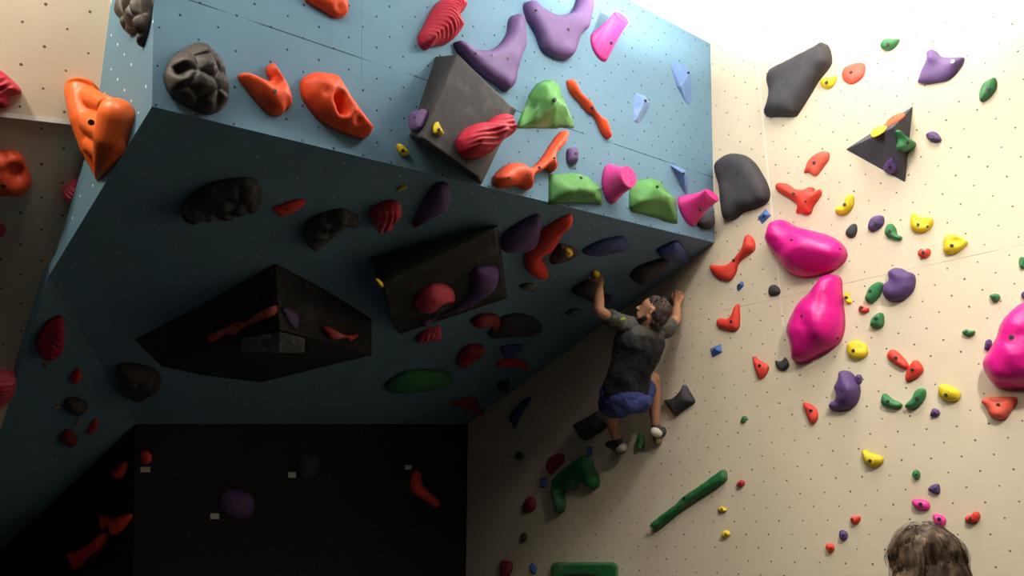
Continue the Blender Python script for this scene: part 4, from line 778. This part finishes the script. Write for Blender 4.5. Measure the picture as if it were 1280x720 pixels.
# ------------------------------------------------------------------ two-lobed orange boot hold on the narrow side face
def atx(px, py, X):
    r = ray(px, py); return C+r*(X/r[0])
bo = [(102, 117, 1.075, 17), (108, 150, 1.09, 16.5), (115, 185, 1.12, 12), (122, 218, 1.15, 4)]
bt2 = [(146, 145, 1.115, 20), (141, 172, 1.12, 20), (132, 200, 1.14, 13), (123, 222, 1.155, 4)]
bc = []
def chain(L):
    out = []
    for (x, y, X, r) in L:
        p = atx(x, y, X); out.append((p, r*np.linalg.norm(p-C)/FPX))
    return [(out[i][0], out[i][1], out[i+1][0], out[i+1][1]) for i in range(len(out)-1)]
bc = chain(bo)+chain(bt2)+chain([(104, 118, 1.08, 12), (125, 128, 1.11, 11), (142, 134, 1.13, 10)])+chain([(110, 150, 1.10, 14), (136, 165, 1.12, 17)])+chain([(115, 180, 1.12, 12), (134, 190, 1.13, 14)])
def disc_caps(px, py, X, r, tilt, sq):
    c = atx(px, py, X); m = np.linalg.norm(c-C)/FPX; out = []
    ax = R@np.array([math.cos(tilt), math.sin(tilt), 0]); bx = R@np.array([-math.sin(tilt)*sq, math.cos(tilt)*sq, .75])
    for i in range(14):
        t0, t1 = 2*math.pi*i/14, 2*math.pi*(i+1)/14
        out.append((c+(ax*math.cos(t0)+bx*math.sin(t0))*r*m, .011, c+(ax*math.cos(t1)+bx*math.sin(t1))*r*m, .011))
    return out
bc += disc_caps(103, 113, 1.075, 15.5, .1, .62)+disc_caps(144, 141, 1.115, 18, -.25, .68)
o = blob('climbing_hold', bc, .006, hold_mat('boot_orange', (250, 112, 48), .38, .0), None, atx(125, 170, 1.15), smooth=3)
tag(o, 'big orange two-lobed boot hold on the narrow blue side face', 'climbing hold', 'holds on the narrow blue side face')
for (x, y, X) in ((114, 153, 1.075-.065),):
    p = atx(x, y, X); bolt(o, p, unit(C-p), .012)
# ------------------------------------------------------------------ lights, world, camera
def lamp(loc, power, rad, col):
    l = bpy.data.lights.new('hall_lamp', 'POINT'); l.energy = power; l.shadow_soft_size = rad; l.color = col
    o = bpy.data.objects.new('hall_lamp', l); COL.objects.link(o); o.location = loc; return o
for i_, x_ in enumerate((4.85, 3.5, 2.5, 1.6, .7)): lamp((x_, 2.0-(.75 if i_ == 0 else 0), 4.78), (38, 50, 9, 9, 24)[i_], .10, (1, .96, .90))
lamp((-.2, 3.3, 4.82), 95, .12, (1, .9, .74))
lamp((.3, 2.3, 4.8), 30, .12, (1, .93, .82))
lamp((2.5, -3.0, 4.6), 7, .3, (1, .95, .88))
def wall_fill(loc, aim, power, ang, col=(1, .94, .84)):  # added fill spot, no known fixture: lifts the lower right wall, spares the cave
    l = bpy.data.lights.new('added_wall_fill', 'SPOT'); l.energy = power; l.spot_size = math.radians(ang); l.spot_blend = 1; l.shadow_soft_size = .10; l.color = col
    o = bpy.data.objects.new('added_wall_fill', l); COL.objects.link(o); o.location = loc
    o.rotation_euler = (Vector(aim)-Vector(loc)).to_track_quat('-Z', 'Y').to_euler()
wall_fill((3.1, -.3, 4.75), (5.3, 1.5, .9), 520, 75)
up = bpy.data.lights.new('added_ceiling_fill', 'SPOT'); up.energy = 260; up.spot_size = math.radians(165); up.spot_blend = .35; up.shadow_soft_size = .1; up.color = (1, .95, .92)  # added upward fill, no such lamp seen; only whitens the ceiling by the corner
uo = bpy.data.objects.new('added_ceiling_fill', up); COL.objects.link(uo); uo.location = (4.3, 1.9, 4.35); uo.rotation_euler = (math.pi, 0, 0)
w = bpy.data.worlds.new('hall'); scene.world = w; w.use_nodes = True
w.node_tree.nodes['Background'].inputs[0].default_value = (.9, .85, .78, 1); w.node_tree.nodes['Background'].inputs[1].default_value = .022
cam = bpy.data.cameras.new('camera'); co = bpy.data.objects.new('camera', cam); COL.objects.link(co)
cam.sensor_fit = 'HORIZONTAL'; cam.sensor_width = 36; cam.lens = 36*FPX/1280; cam.clip_start = .05; cam.clip_end = 100
mw = Matrix([[float(R[i][j]) for j in range(3)]+[float(C[i])] for i in range(3)]+[[0, 0, 0, 1]]); co.matrix_world = mw
scene.camera = co
vs = scene.view_settings; vs.view_transform = 'Standard'; vs.look = 'None'; vs.gamma = 1; vs.use_curve_mapping = False; vs.exposure = 0
